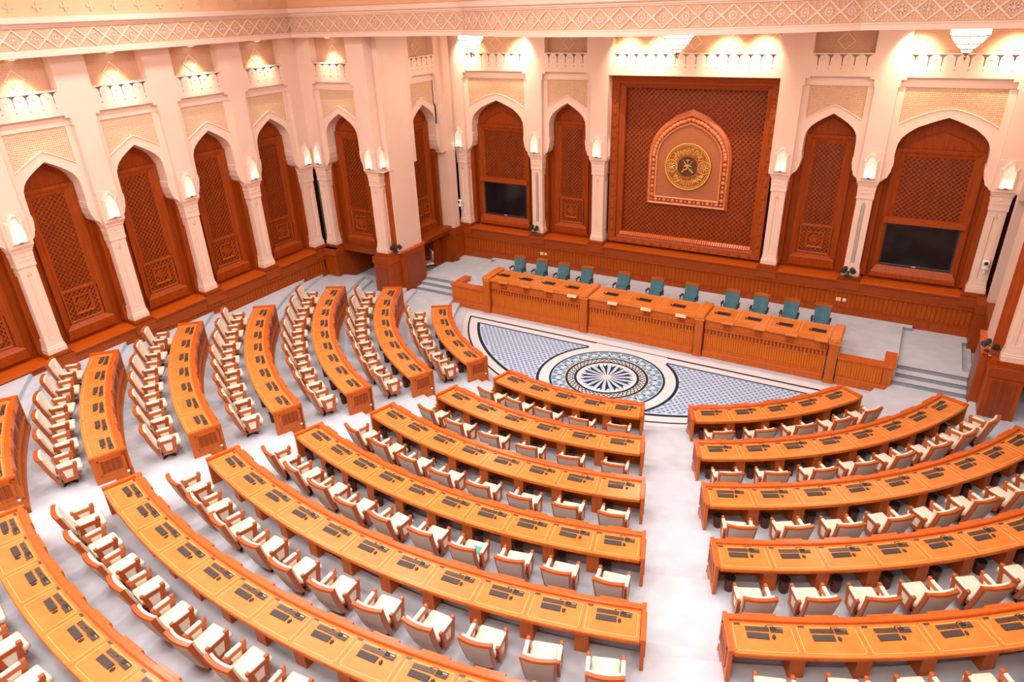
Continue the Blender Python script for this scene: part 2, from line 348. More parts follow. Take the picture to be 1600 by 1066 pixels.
# ---- wood backing, ledges, wainscots
WM=[MAT['wood_in'],MAT['ledge'],MAT['wallwood'],MAT['relief'],MAT['wains_x'],MAT['wains_y'],MAT['wood_dark']]
def dado(mb,P,u0,u1,zf,cols,reed,sides=0):
    """ledge, carved fascia, reeded boards and base mould from u0 to u1; cols: column centres with plinth blocks"""
    B=lambda a,b,m: mb.box(a,b,m,lambda u,d,z:P(u,z,d))
    B((u0,.0,ZL-.04),(u1,.9,ZL),1)
    B((u0,.02,1.80),(u1,.2,ZL-.04),3); B((u0,-.04,2.16),(u1,.05,ZL-.04),2); B((u0,-.015,1.76),(u1,.1,1.82),2)
    B((u0,.08,zf-.6),(u1,.3,1.80),reed)
    B((u0,.0,zf-.6),(u1,.1,zf+.2),2); B((u0,.03,zf+.2),(u1,.1,zf+.26),2)
    cs=sorted(cols); lo,hi=min(u0,u1),max(u0,u1)
    edges=[lo]+[e for c in cs for e in (c-.40,c+.40)]+[hi]
    for i in range(0,len(edges),2):
        if edges[i+1]-edges[i]>.3: B((edges[i]+.02,-.08,ZL-.05),(edges[i+1]-.02,.02,ZL+.005),1)
    for c in cs: B((c-.36,.04,ZL),(c+.36,.75,2.43),2); B((c-.40,-.02,1.9),(c+.40,.1,ZL),3)
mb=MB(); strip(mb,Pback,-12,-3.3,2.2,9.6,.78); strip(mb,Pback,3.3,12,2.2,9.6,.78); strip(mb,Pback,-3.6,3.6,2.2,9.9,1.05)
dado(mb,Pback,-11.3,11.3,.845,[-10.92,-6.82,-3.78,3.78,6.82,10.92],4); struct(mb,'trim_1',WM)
t=2
for s in (-1,1):
    P=Pleft(s)
    mb=MB(); strip(mb,P,-36,-3.0,0,9.6,.78); dado(mb,P,-19.7,-4.0,1.0,YK,5); struct(mb,'trim_%d'%t,WM); t+=1
    mb=MB(); u0,u1=sorted((s*15.1,s*11.4))
    strip(mb,Pret,u0,u1,ZL,9.6,.78)
    B=lambda a,b,m: mb.box(a,b,m)
    x0,x1=sorted((s*15.2,s*14.42)); B((x0,-3.94,0),(x1,1.5,ZL),2); B((x0,-3.72,ZL),(x1,-3.05,2.43),2); x0,x1=sorted((s*15.2,s*14.38)); B((x0,-4.0,2.0),(x1,-3.2,ZL),3)
    x0,x1=sorted((s*14.42,s*12.1)); B((x0,-3.5,ZL-.12),(x1,-2.6,ZL+.16),6); B((x0,1.4,0),(x1,1.5,ZL),0)         # lintel over the passage
    # stage-mouth pier, two blocks
    x0,x1=sorted((s*12.15,s*11.26)); B((x0,-3.94,0),(x1,-3.0,2.1),2); B((x0-.03,-3.98,2.0),(x1+.03,-3.0,ZL),3); B((x0,-3.74,ZL),(x1,-3.05,2.43),2); B((x0+.14,-3.955,.55),(x1-.14,-3.94,1.85),6)
    x0,x1=sorted((s*12.15,s*11.06)); B((x0,-3.13,0),(x1,-1.56,2.33),2); B((x0-.04,-3.17,2.33),(x1+.04,-1.52,2.42),1)
    x0,x1=sorted((s*11.06,s*11.045)); B((x0,-2.95,.55),(x1,-1.75,2.12),6)
    x0,x1=sorted((s*12.2,s*11.20)); B((x0,-3.345,2.4),(x1,-3.30,6.1),2)
    struct(mb,'trim_%d'%t,WM); t+=1
    P=Pside(s); mb=MB(); strip(mb,P,-3.2,2.6,2.0,9.0,.76); strip(mb,P,1.5,2.7,2.0,6.2,.4)  # second strip: dark sheet painting the deep shade between column and pilaster
    B2=lambda a,b,m: mb.box(a,b,m,lambda u,d,z:P(u,z,d))
    B2((-1.6,.0,2.3),(1.05,.75,2.44),2); B2((-1.6,.1,2.1),(1.05,.75,2.3),6)
    B2((1.0,-.2,-.3),(2.3,.9,ZL),2); B2((.9,-.24,2.0),(2.3,.1,ZL+.06),3); B2((.45,.78,-.3),(1.45,2.2,2.3),2); B2((-1.56,2.2,-.3),(1.0,2.3,2.4),6); B2((-1.6,.1,-.3),(-1.5,2.3,2.3),2)
    struct(mb,'trim_%d'%t,WM); t+=1
# ---- marble columns
def ring_sq(c,w,z,notch=0,nw=.10):
    h=w/2
    if not notch: q=[(-h,-h),(h,-h),(h,h),(-h,h)]
    else:
        q=[]
        for i in range(4):
            seg=[(-h,-h),(-nw/2-.02,-h),(-nw/2,-h+notch),(nw/2,-h+notch),(nw/2+.02,-h)]
            a=i*PI/2; q+=[(x*math.cos(a)-y*math.sin(a),x*math.sin(a)+y*math.cos(a)) for x,y in seg]
    return [(c[0]+x,c[1]+y,z) for x,y in q]
def make_column():
    r=thing('marble_column','x','column'); O=(0,0)
    m=MB(); m.loft([ring_sq(O,w,z) for w,z in ((.62,0),(.62,.16),(.59,.18),(.59,.23),(.56,.25),(.53,.42),(.53,.46))]); m.build('base',MAT['marble'],r)
    m=MB(); m.loft([ring_sq(O,.53,.46)]+[ring_sq(O,.53,.52)],caps=True)
    m.loft([ring_sq(O,.53,.52,.035)]+[ring_sq(O,.53,2.75,.035)]); m.loft([ring_sq(O,.53,2.75),ring_sq(O,.53,2.97)])
    for i in range(4):   # pointed end of each flute
        a=i*PI/2; f=lambda x,y,z:(x*math.cos(a)-y*math.sin(a),x*math.sin(a)+y*math.cos(a),z)
        m.mesh([f(-.06,-.266,2.70),f(.06,-.266,2.70),f(0,-.266,2.9)],[(0,1,2)],1)
        for sx in (-.17,.17): m.box((sx-.025,-.272,.5),(sx+.025,-.262,2.9),0,f)
    m.build('shaft',[MAT['marble'],MAT['marble_dark']],r)
    m=MB(); m.loft([ring_sq(O,w,z) for w,z in ((.57,2.97),(.59,3.0),(.59,3.05),(.58,3.06),(.58,3.2),(.585,3.21),(.60,3.24),(.585,3.27),(.60,3.30),(.61,3.45),(.66,3.5),(.66,3.55),(.72,3.57),(.72,3.65))])
    for i in range(4):   # carved leaf on each face of the capital
        a=i*PI/2; f=lambda x,y,z:(x*math.cos(a)-y*math.sin(a),x*math.sin(a)+y*math.cos(a),z)
        m.loft([[f(q*math.cos(k*PI/4)*1.3,d,3.36+q*math.sin(k*PI/4)) for k in range(8)] for q,d in ((.06,-.295),(.035,-.318))],0)
        m.box((-.2,-.301,3.17),(.2,-.288,3.185),1,f)
    m.build('capital',[MAT['marble'],MAT['marble_dark']],r); return r
COLP=Proto(make_column()); COLS={}
gb,gs='columns along the stage back wall','columns of the side arcade'
for x,l in ((-10.92,'cream marble column beside the smaller TV screen, by the arcade end of the stage'),(-6.82,'cream marble column between the smaller TV screen and a narrow lattice arch'),(-3.78,'cream marble column flanking the crest panel on its smaller TV side'),
            (3.78,'cream marble column flanking the crest panel on its larger TV side'),(6.82,'cream marble column with grey strip between narrow arch and larger TV'),(10.92,'cream marble column carrying a white camera beyond the larger TV')):
    COLS[x]=COLP.put((x,2.10,2.43),0,l,gb)
for k,y in enumerate(YK[:5]):
    COLP.put((-15.5,y,2.43),0,['cream marble column of the arcade in the room corner, one of a close pair','cream marble column, second along the arcade from the room corner','cream marble column, third along the arcade from the room corner','cream marble column, fourth along the arcade from the room corner','cream marble column, last in view at the camera end of the arcade'][k],gs)
COLP.put((-14.8,-3.42,2.43),0,'cream marble column in the room corner facing the seats, other of a pair',gs)
COLP.put((-11.76,-3.42,2.43),0,'cream marble column on the wooden pier with lamps on two faces',gs)
COLP.put((11.76,-3.42,2.43),0,'large cream marble column on the pier at the picture edge',gs)
# grey strip in one flute of two columns: narrow inlaid cable covers
for x,l in ((-6.82,'grey cable cover strip up the column beside the smaller TV'),(6.82,'grey cable cover strip up the column beside the larger TV')):
    m=MB(); m.box((-.045,-.275,.53),(.045,-.2,2.85)); o=m.build('cable_cover',MAT['greytape'],COLS[x]); o['label']='grey cable cover strip'
# ---- niche lamps above the capitals
def make_lamp():
    r=thing('niche_lamp','x','lamp')   # local: x along wall, -y out of it, z up from niche bottom
    out=[(-.27,0),(.27,0),(.27,.72),(.20,.74),(.17,.80),(.10,.92),(0,.97),(-.10,.92),(-.17,.80),(-.20,.74),(-.27,.72)]
    inn=[(-.195,.05),(.195,.05),(.195,.63),(.13,.66),(.125,.74),(.075,.83),(0,.865),(-.075,.83),(-.125,.74),(-.13,.66),(-.195,.63)]
    m=MB(); n=len(out)
    for i in range(n):
        j=(i+1)%n; a,b,c,d=out[i],out[j],inn[j],inn[i]
        m.hexa([(a[0],0,a[1]),(b[0],0,b[1]),(c[0],0,c[1]),(d[0],0,d[1]),(a[0],-.03,a[1]),(b[0],-.03,b[1]),(c[0],-.075,c[1]),(d[0],-.075,d[1])])
    m.ball((-.215,-.05,.66),.022); m.ball((.215,-.05,.66),.022); m.build('frame',MAT['marble'],r)
    m=MB(); m.mesh([(x,-.008,z) for x,z in inn],[tuple(range(n))]); m.build('glass',MAT['alab'],r)
    m=MB(); m.ball((0,-.075,.16),.042,sc=(1,.8,2.1)); m.build('bulb',MAT['glow'],r,smooth=True)
    m=MB(); m.lathe([(.05,0),(.06,.03),(.03,.06)],(0,-.07,.03),8); m.build('holder',MAT['brass'],r); return r
LP=Proto(make_lamp())
gl='glowing niche lamps above the column capitals'
def put_lamp(P,u,l,rz): LP.put(P(u,6.17,-.032),rz,l,gl)
for u,l in ((-10.92,'glowing arched niche lamp above the column beside the smaller TV, by the stage corner'),(-6.82,'glowing arched niche lamp between the smaller TV arch and narrow arch'),(-3.78,'glowing arched niche lamp at the crest panel edge, smaller TV side'),
            (3.78,'glowing arched niche lamp at the crest panel edge, larger TV side'),(6.82,'glowing arched niche lamp between narrow arch and larger TV arch'),(10.92,'glowing arched niche lamp above the column with the white camera')): put_lamp(Pback,u,l,0)
for s in (-1,1):
    q=LP.put((s*3.34,1.91,6.17),s*PI/2,'glowing niche lamp on the inner jamb of the crest panel, '+('smaller' if s<0 else 'larger')+' TV side',gl); q.scale=(.7,1,1)
for k,y in enumerate(YK[:5]): put_lamp(Pleft(-1),y-(.06 if k==0 else 0),'glowing arched niche lamp over '+['the arcade corner column','the second arcade column from the corner','the third arcade column from the corner','the fourth arcade column from the corner','the arcade column nearest the camera'][k],PI/2)
put_lamp(Pret,-14.69,'glowing arched niche lamp in the corner, facing the seats',0)
put_lamp(Pret,-11.76,'glowing arched niche lamp on the pier column, facing the seats',0)
LP.put((-11.38,-3.52,6.17),PI/2,'glowing arched niche lamp on the pier column, facing the stage',gl)
put_lamp(Pret,11.76,'glowing arched niche lamp on the pier at the picture edge',0)
# ---- lattice arch panels
def lattice(m,P,u0,u1,z0,z1,d,pitch,w=.035,th=.03,mi=0):
    """crossing diagonal strips clipped to a rectangle"""
    import itertools
    W,H=u1-u0,z1-z0
    for sgn in (1,-1):
        k=-H
        while k<W:
            # line u = k + t (sgn 1) or mirrored, t = height above z0
            t0=max(0,-k); t1=min(H,W-k)
            if t1-t0>.02:
                a=(k+t0,t0); b=(k+t1,t1)
                if sgn<0: a=(W-a[0],a[1]); b=(W-b[0],b[1])
                nx,nz=(w/2*.7071*(-sgn),w/2*.7071); dd=d-(th if sgn>0 else th*.6)
                q=[(a[0]-nx,a[1]-nz),(b[0]-nx,b[1]-nz),(b[0]+nx,b[1]+nz),(a[0]+nx,a[1]+nz)]
                q=[(min(max(x,0),W),min(max(z,0),H)) for x,z in q]
                bot=[P(u0+x,z0+z,d) for x,z in q]; top=[P(u0+x,z0+z,dd) for x,z in q]; m.hexa(bot+top,mi)
            k+=pitch
def moulded(m,P,u0,u1,z0,z1,w,d0,d1,mi=0):
    """rectangular moulded frame, w wide inside the given outer rectangle"""
    o=[(u0,z0),(u1,z0),(u1,z1),(u0,z1)]; i=[(u0+w,z0+w),(u1-w,z0+w),(u1-w,z1-w),(u0+w,z1-w)]
    h=[(u0+w*.45,z0+w*.45),(u1-w*.45,z0+w*.45),(u1-w*.45,z1-w*.45),(u0+w*.45,z1-w*.45)]
    for k in range(4):
        j=(k+1)%4
        for (A,da),(B,db) in (((o,d0),(o,d1)),((o,d1),(h,d1)),((h,d1),(i,(d0+d1)/2)),((i,(d0+d1)/2),(i,d0))):
            m.face([P(*A[k],da),P(*A[j],da),P(*B[j],db),P(*B[k],db)],mi)
def arch_panel(P,c,label,wide=False,half=None,twin=False):
    w=P(c,2.43,.7); r=thing('lattice_panel',label,'lattice panel',w,0,'wooden lattice panels inside the arches'); L=w
    hb=half or (1.66 if wide else 1.2); lw=1.07 if wide else .53
    zt=6.93 if wide else 7.25; zb=4.72 if wide else 4.13
    def bld(m,n,mt): m.build(n,mt,r,loc=L)
    m=MB(); top=8.6
    strip(m,P,c-hb,c+hb,2.3,top,.70)
    for s in (-1,1): m.box((c+s*hb-.1,.45,2.43),(c+s*hb+.1,.72,6.3),0,lambda u,d,z:P(u,z,d))
    A=ARCH_W if wide else ARCH_N
    for s in (-1,1):
        m.tube([P(c+s*u*.82,zt+.1+(z-7.3)*.75,.69) for u,z in A],.03,5)
    bld(m,'surround',MAT['archwood'])
    m=MB(); z0=2.62 if not wide else 2.5
    moulded(m,P,c-lw-.32,c+lw+.32,z0-.05,zt+.28,.22,.70,.60); moulded(m,P,c-lw-.1,c+lw+.1,zb-.12,zt+.1,.12,.70,.645)
    bld(m,'frame',MAT['archwood'])
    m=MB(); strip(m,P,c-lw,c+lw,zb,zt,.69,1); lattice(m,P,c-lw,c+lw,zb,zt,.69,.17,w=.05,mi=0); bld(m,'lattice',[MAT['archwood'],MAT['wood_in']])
    if not wide:
        m=MB(); strip(m,P,c-lw,c+lw,3.0,4.02,.69,1); lattice(m,P,c-lw,c+lw,3.0,4.02,.69,.17,w=.045,mi=0); moulded(m,P,c-lw-.06,c+lw+.06,2.94,4.08,.07,.70,.65,0)
        for cc,hh in ([(c,.33)] if not twin else [(c-.27,.24),(c+.27,.24)]):
            m.box((cc-hh,.66,3.51-hh),(cc+hh,.69,3.51+hh),0,lambda u,d,z:P(u,z,d)); moulded(m,P,cc-hh,cc+hh,3.51-hh,3.51+hh,.08,.66,.62,0)
            q=hh*.62; dm=[(0,q),(q,0),(0,-q),(-q,0)]
            for i in range(4):
                a,b=dm[i],dm[(i+1)%4]
                m.hexa([P(cc+x*k,3.51+z*k,.66) for k in (1,.75) for x,z in ((a,b) if k==1 else (b,a))]+[P(cc+x*k,3.51+z*k,.635) for k in (1,.75) for x,z in ((a,b) if k==1 else (b,a))],0)
            m.box((cc-q*.4,.64,3.51-q*.4),(cc+q*.4,.67,3.51+q*.4),2,lambda u,d,z:P(u,z,d))
        bld(m,'rosette_panel',[MAT['wallwood'],MAT['wood_in'],MAT['relief']])
    m=MB()
    if not wide:
        for k,(za,zb2,da,db) in enumerate(((2.92,2.82,.66,.54),(2.82,2.78,.54,.50),(2.78,2.44,.50,.56))):
            hw=[lw+.06,lw+.26,lw+.3,lw+.34]
            m.face([P(c-hw[k],za,da),P(c+hw[k],za,da),P(c+hw[k+1],zb2,db),P(c-hw[k+1],zb2,db)])
    else:
        l=MB(); l.box((c-lw-.25,.5,4.52),(c+lw+.25,.7,4.74),0,lambda u,d,z:P(u,z,d)); bld(l,'lintel',MAT['wallwood']); m.face([P(c-1.25,2.86,.62),P(c+1.25,2.86,.62),P(c+1.4,2.6,.48),P(c-1.4,2.6,.48)]); m.box((c-1.4,.48,2.43),(c+1.4,.7,2.6),0,lambda u,d,z:P(u,z,d))
    bld(m,'sill',MAT['wallwood'])
    return r
arch_panel(Pback,-5.30,'tall narrow lattice panel with rosette between smaller TV and crest panel')
arch_panel(Pback,5.30,'tall narrow lattice panel with rosette between crest panel and larger TV')
arch_panel(Pback,-8.87,'wide wooden lattice panel above the smaller TV screen',True)
arch_panel(Pback,8.87,'wide wooden lattice panel above the larger TV screen',True)
arch_panel(Pside(-1),-.30,'wooden lattice panel with twin rosettes over the stage side passage',half=1.1,twin=True)
for k in range(5):
    arch_panel(Pleft(-1),YK[k]-1.515,'lattice panel with rosette in the '+['arcade arch next to the room corner','second arcade arch from the room corner','third arcade arch from the room corner','fourth arcade arch from the room corner','arcade arch cut by the picture edge'][k])
arch_panel(Pret,-13.285,'lattice panel with rosette in the arch facing the seats above the passage')
# ------------------------------------------------------------------ crest panel on the stage wall
WY=lambda y:(lambda u,z,d:(u,y+d,z))
r=thing('mashrabiya_screen','large square carved wood lattice panel behind the golden crest, stage wall centre','wall panel',(0,2.3,2.43)); L=(0,2.3,2.43)
m=MB()
o=[(-3.36,2.43),(3.36,2.43),(3.36,9.55),(-3.36,9.55)]; h1=[(-3.05,2.60),(3.05,2.60),(3.05,9.2),(-3.05,9.2)]; i1=[(-2.84,2.85),(2.84,2.85),(2.84,9.0),(-2.84,9.0)]
P=WY(0)
for k in range(4):
    j=(k+1)%4
    for A,da,B,db,mi in ((o,2.12,h1,2.18,1),(h1,2.18,h1,2.30,0),(h1,2.30,i1,2.42,0),(i1,2.42,i1,2.64,0)):
        m.face([P(*A[k],da),P(*A[j],da),P(*B[j],db),P(*B[k],db)],mi)
for s in (-1,1):
    for k in range(13):   # carved rosettes on the outer frame
        z=3.0+k*.5; m.ball((s*3.2,2.135,z),.085,1,8,4,(1,.45,1)); m.ball((s*3.13,2.15,z+.25),.045,1,6,4,(1,.45,1))
for k in range(15): m.ball((-2.95+k*.42,2.14,2.52),.07,1,8,4,(1.2,.5,.8))
m.build('frame',[MAT['wallwood'],MAT['relief']],r,loc=L)
m=MB(); n=60
for k in range(n):
    a=-2.9+5.8*k/n; m.hexa([(a,2.33,2.70),(a+.075,2.33,2.70),(a+.095,2.44,2.80),(a+.02,2.44,2.80),(a,2.30,2.73),(a+.075,2.30,2.73),(a+.095,2.41,2.86),(a+.02,2.41,2.86)])
m.box((-2.98,2.35,2.62),(2.98,2.5,2.72)); m.build('rope_moulding',MAT['ledge'],r,loc=L)
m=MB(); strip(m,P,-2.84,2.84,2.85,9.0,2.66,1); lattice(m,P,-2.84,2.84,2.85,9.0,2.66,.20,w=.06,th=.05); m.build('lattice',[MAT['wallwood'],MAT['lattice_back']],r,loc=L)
# emblem plaque
r=thing('crest_plaque','pointed arch plaque carrying the golden round crest with crossed swords','crest plaque',(0,2.55,4.2)); L=(0,2.55,4.2)
AT=[(0,1.0),(.2,.93),(.33,.885),(.47,.80),(.63,.69),(.74,.585),(.83,.475),(.914,.335),(.966,.19),(.99,.08),(1,0)]
def outline(hw,zb,za,zs,n=2):
    """pointed arch: straight sides up to zs, apex za"""
    q=[]
    for (u0,t0),(u1,t1) in zip(AT,AT[1:]):
        for k in range(n): f=k/n; q.append((hw*(u0+(u1-u0)*f),zs+(za-zs)*(t0+(t1-t0)*f)))
    pts=[(-hw,zb),(hw,zb),(hw,zs)]+q[:0:-1]
    return pts+[(0,za)]+[(-x,z) for x,z in q[1:]]+[(-hw,zs)]
def ringmesh(m,A,da,B,db,mi=0):
    n=len(A)
    for k in range(n):
        j=(k+1)%n; m.face([(A[k][0],da,A[k][1]),(A[j][0],da,A[j][1]),(B[j][0],db,B[j][1]),(B[k][0],db,B[k][1])],mi)
O1=outline(1.75,4.22,8.22,6.3); O2=outline(1.66,4.30,8.06,6.3); O3=outline(1.60,4.36,7.98,6.3); O4=outline(1.40,4.56,7.72,6.3); O5=outline(1.33,4.62,7.64,6.3)
m=MB()
for A,da,B,db,mi in ((O1,2.62,O1,2.50,0),(O1,2.50,O2,2.40,0),(O2,2.40,O3,2.43,2),(O3,2.43,O4,2.45,1),(O4,2.45,O4,2.40,2),(O4,2.40,O5,2.42,2),(O5,2.42,O5,2.48,0)): ringmesh(m,A,da,B,db,mi)
mid=outline(1.50,4.46,7.85,6.3,3)   # carved bead course
tot=[]; 
for k in range(len(mid)):
    a,b=mid[k],mid[(k+1)%len(mid)]; q=math.dist(a,b); c=max(1,round(q/.19))
    for t in range(c): tot.append((a[0]+(b[0]-a[0])*t/c,a[1]+(b[1]-a[1])*t/c))
for k,(x,z) in enumerate(tot): m.ball((x,2.435,z),.085 if k%2 else .055,2,8,4,(1,.6,1))
m.build('frame',[MAT['rosewood'],MAT['wood_dark'],MAT['rosewood_hi']],r,loc=L)
m=MB(); m.mesh([(x,2.47,z) for x,z in O5],[tuple(range(len(O5)))]); m.build('field',MAT['dotted'],r,loc=L)
def disc(m,c,r0,r1,y0,y1,n=48,mi=0): # annulus from y0 back to y1 front, r0 may be 0
    cx,cz=c
    a=[(cx+r1*math.cos(2*PI*k/n),cz+r1*math.sin(2*PI*k/n)) for k in range(n)]
    if r0>0:
        b=[(cx+r0*math.cos(2*PI*k/n),cz+r0*math.sin(2*PI*k/n)) for k in range(n)]; ringmesh(m,a,y0,a,y1,mi); ringmesh(m,a,y1,b,y1,mi); ringmesh(m,b,y1,b,y0,mi)
    else: ringmesh(m,a,y0,a,y1,mi); m.mesh([(x,y1,z) for x,z in a],[tuple(range(n))],mi)
CZE=5.95
rd=MB(); disc(rd,(0,CZE),0,.97,2.47,2.40,64,0); disc(rd,(0,CZE),.91,.97,2.40,2.37,64,1); disc(rd,(0,CZE),.85,.875,2.40,2.385,64,1)
# flowing script-like relief strokes in the upper and lower fields
random.seed(3)
for up in (1,-1):
    for k in range(26):
        a=PI/2*up+ (k/25-.5)*2.15; rr=.66+random.uniform(-.12,.1)
        pts=[]; tw=random.uniform(-1,1)
        for q in range(7):
            t=q/6; aa=a+(t-.5)*random.uniform(.16,.3); r2=rr+.10*math.sin(t*PI*1.6+tw*2)
            pts.append((r2*math.cos(aa),2.392,CZE+r2*math.sin(aa)))
        rd.tube(pts,[.005,.013,.018,.014,.018,.012,.004],5,1)
o=rd.build('roundel',[MAT['gold'],MAT['gold_hi']],r,loc=L)
for s in (-1,1):
    m=MB(); disc(m,(s*.69,CZE),0,.27,2.40,2.365,32,0); disc(m,(s*.69,CZE),.235,.27,2.365,2.345,32,1)
    for k in range(8):
        a=k*PI/4; m.tube([(s*.69+q*math.cos(a),2.36,CZE+q*math.sin(a)) for q in (.03,.1,.2)],[.012,.03,.008],5,1); b=a+PI/8; m.ball((s*.69+.19*math.cos(b),2.362,CZE+.19*math.sin(b)),.024,1,6,4,(1,.6,1))
    m.build('rosette',[MAT['gold'],MAT['gold_hi']],o,loc=None)
    bpy.data.objects[-1] if False else None
m=MB(); disc(m,(0,CZE),0,.43,2.40,2.385,48,0); disc(m,(0,CZE),.42,.50,2.40,2.35,48,1); m.build('centre_disc',[MAT['emblem_dark'],MAT['gold']],o)
m=MB()
for s in (-1,1):   # two crossed curved swords
    pts=[(s*(-.24+.44*t+.035*math.sin(PI*t)),2.37,CZE+(-.24+.5*t)) for t in [k/8 for k in range(9)]]
    m.tube(pts,[.022,.02,.019,.018,.017,.016,.015,.014,.008],6,0); m.ball((s*-.22,2.365,CZE-.22),.03,0,6,4); m.tube([(s*-.14-.05*s,2.365,CZE-.10),(s*-.14+.05*s,2.365,CZE-.16)],.013,5,0)
# curved dagger with its belt in the middle
m.tube([(0,2.355,CZE+.28),(0,2.35,CZE+.18),(0,2.35,CZE+.08)],[.035,.024,.03],6,0); m.box((-.07,2.35,CZE+.265),(.07,2.375,CZE+.295),0)
m.tube([(0,2.35,CZE+.08),(-.005,2.35,CZE-.02),(-.05,2.35,CZE-.10),(-.13,2.352,CZE-.12)],[.04,.045,.036,.012],6,0)
m.tube([(-.15,2.36,CZE+.02),(-.05,2.345,CZE+.045),(.05,2.345,CZE+.045),(.15,2.36,CZE+.02)],.022,6,0); m.ball((-.11,2.35,CZE+.03),.03,0,6,4); m.ball((.11,2.35,CZE+.03),.03,0,6,4)
m.build('dagger_and_swords',MAT['gold_hi'],o)
for ch in o.children:
    ch.location=(0,0,0)
    for v in ch.data.vertices: v.co-=Vector(L)
# ------------------------------------------------------------------ TVs, cameras, stage spots, sockets
def tv(x0,x1,z0,z1,y,label):
    r=thing('tv_screen',label,'TV',((x0+x1)/2,y,z0),0,'TV screens beside the crest'); L=((x0+x1)/2,y,z0)
    m=MB(); m.box((x0,y,z0),(x1,y+.09,z1)); moulded(m,WY(y),x0,x1,z0,z1,.06,0,-.02); m.build('casing',MAT['black'],r,loc=L)
    m=MB(); strip(m,WY(y),x0+.05,x1-.05,z0+.06,z1-.05,-.006); m.build('display',MAT['screen'],r,loc=L)
    m=MB(); c=(x0+x1)/2; m.box((c-.07,y-.026,z0+.018),(c+.07,y-.019,z0+.042)); m.build('maker_badge',MAT['white'],r,loc=L)
tv(-10.06,-7.67,2.88,4.50,2.36,'smaller looking dark TV, on the stage wall near the arcade')
tv(7.67,10.06,2.88,4.50,2.36,'larger looking dark TV, on the stage wall beside the white camera')
def ptz(x,y,z,label):
    r=thing('white_camera',label,'camera',(x,y,z),0,'white dome cameras on the columns')
    m=MB(); m.box((-.03,-.02,-.34),(.05,.05,-.1)); m.box((-.1,-.2,-.12),(.1,.05,-.08)); m.build('bracket',MAT['white'],r)
    m=MB(); m.lathe([(.10,-.08),(.11,-.05),(.11,.0),(.08,.03)],(0,-.1,0),14); m.rbox((-.11,-.22,.0),(.11,.02,.2),.05,3); m.build('head',MAT['white'],r,smooth=True)
    m=MB(); m.loft([[(q*math.cos(k*PI/6),d,.1+q*math.sin(k*PI/6)) for k in range(12)] for q,d in ((.06,-.2),(.065,-.235),(.045,-.24))]); m.build('lens',MAT['black'],r)
ptz(-11.05,1.70,3.45,'white camera on the column beside the smaller TV')
ptz(10.98,1.70,3.55,'white camera on the column beyond the larger TV')
def spotpair(x,y,z,rz,label):
    r=thing('spotlight_pair',label,'spotlight',(x,y,z),rz,'black twin spotlights at column feet')
    m=MB(); m.box((-.14,-.1,0),(.14,.06,.02)); m.tube([(0,0,0),(0,0,.2)],.025,8); m.tube([(-.2,0,.18),(.2,0,.18)],.02,6); m.build('stand',MAT['black'],r)
    for s in (-1,1):
        m=MB(); d=Vector((s*.25,-.62,-.25+.12*s)).normalized(); c=Vector((s*.14,-.02,.26)); p=[tuple(c-d*.14),tuple(c-d*.09),tuple(c+d*.07),tuple(c+d*.13)]
        m.tube(p,[.045,.085,.09,.10],12); f=MB(); 
        m.build('lamp_head',MAT['black'],r,smooth=True)
    m=MB(); m.tube([(-.05,.02,.05),(.1,-.12,.03),(.32,-.1,.015),(.5,-.02,.01)],.012,6); m.build('cable',MAT['black'],r)
spotpair(-6.95,1.72,2.43,0,'black twin spotlights at the foot of the column beside the smaller TV')
spotpair(6.75,1.72,2.43,0,'black twin spotlights at the foot of the column beside the larger TV')
spotpair(-11.25,-3.35,2.44,.6,'black twin spotlights on the wooden pier near the passage chair')
spotpair(11.22,-3.2,2.44,-.5,'black twin spotlights on the pier at the picture edge')
for x,l in ((-6.55,'pale socket plates on the wainscot behind the teal chairs, smaller TV side'),(6.62,'pale socket plates on the wainscot behind the teal chairs, larger TV side')):
    r=thing('socket_plate',l,'socket',(x,1.76,1.42),0,'socket plates on the wainscot')
    m=MB(); m.rbox((-.12,-.02,-.07),(.06,.03,.07),.008,1); m.build('cover',MAT['plate'],r); m=MB(); m.rbox((.12,-.02,-.06),(.24,.03,.06),.008,1); m.build('outlet',MAT['white'],r)
    m=MB(); m.box((.155,-.026,-.03),(.165,-.018,.0)); m.box((.195,-.026,-.03),(.205,-.018,.0)); m.build('pin_holes',MAT['black'],r)
# ------------------------------------------------------------------ ceiling, patterned band, cove
def bandpath():
    p=[(-14.47,-36.0),(-14.47,-4.46),(-6.25,-4.46)]; n=24; sag=1.92; hw=6.25; R=(hw*hw+sag*sag)/(2*sag); a0=math.asin(hw/R)
    for k in range(1,n): a=-a0+2*a0*k/n; p.append((R*math.sin(a),-4.46-sag+R-R*math.cos(a)))
    return p+[(6.25,-4.46),(14.47,-4.46),(14.47,-36.0)]
BP=bandpath()
def offs(p,o):  # shift the path towards the room by o
    out=[]
    for k in range(len(p)):
        def nrm(a,b): d=Vector((b[0]-a[0],b[1]-a[1])).normalized(); return Vector((d.y,-d.x))
        ns=[]
        if k>0: ns.append(nrm(p[k-1],p[k]))
        if k<len(p)-1: ns.append(nrm(p[k],p[k+1]))
        q=ns[0] if len(ns)==1 else (ns[0]+ns[1]).normalized()/max(.35,math.sqrt((1+ns[0].dot(ns[1]))/2))
        out.append((p[k][0]+q.x*o,p[k][1]+q.y*o))
    return out
PROF=[(-.62,11.35),(.05,11.35),(.05,11.48),(.0,11.50),(.0,11.53),(-.05,11.54),(-.05,12.10),(.0,12.11),(.0,12.14),(.06,12.16),(.06,12.20),(.18,12.24),(.18,12.40),(.05,12.42)]
m=MB(); rows=[[(x,y,z) for x,y in offs(BP,o)] for o,z in PROF]
for k,(a,b) in enumerate(zip(rows,rows[1:])):
    mi=2 if k==5 else 0
    for i in range(len(BP)-1): m.face([a[i],a[i+1],b[i+1],b[i]],mi)
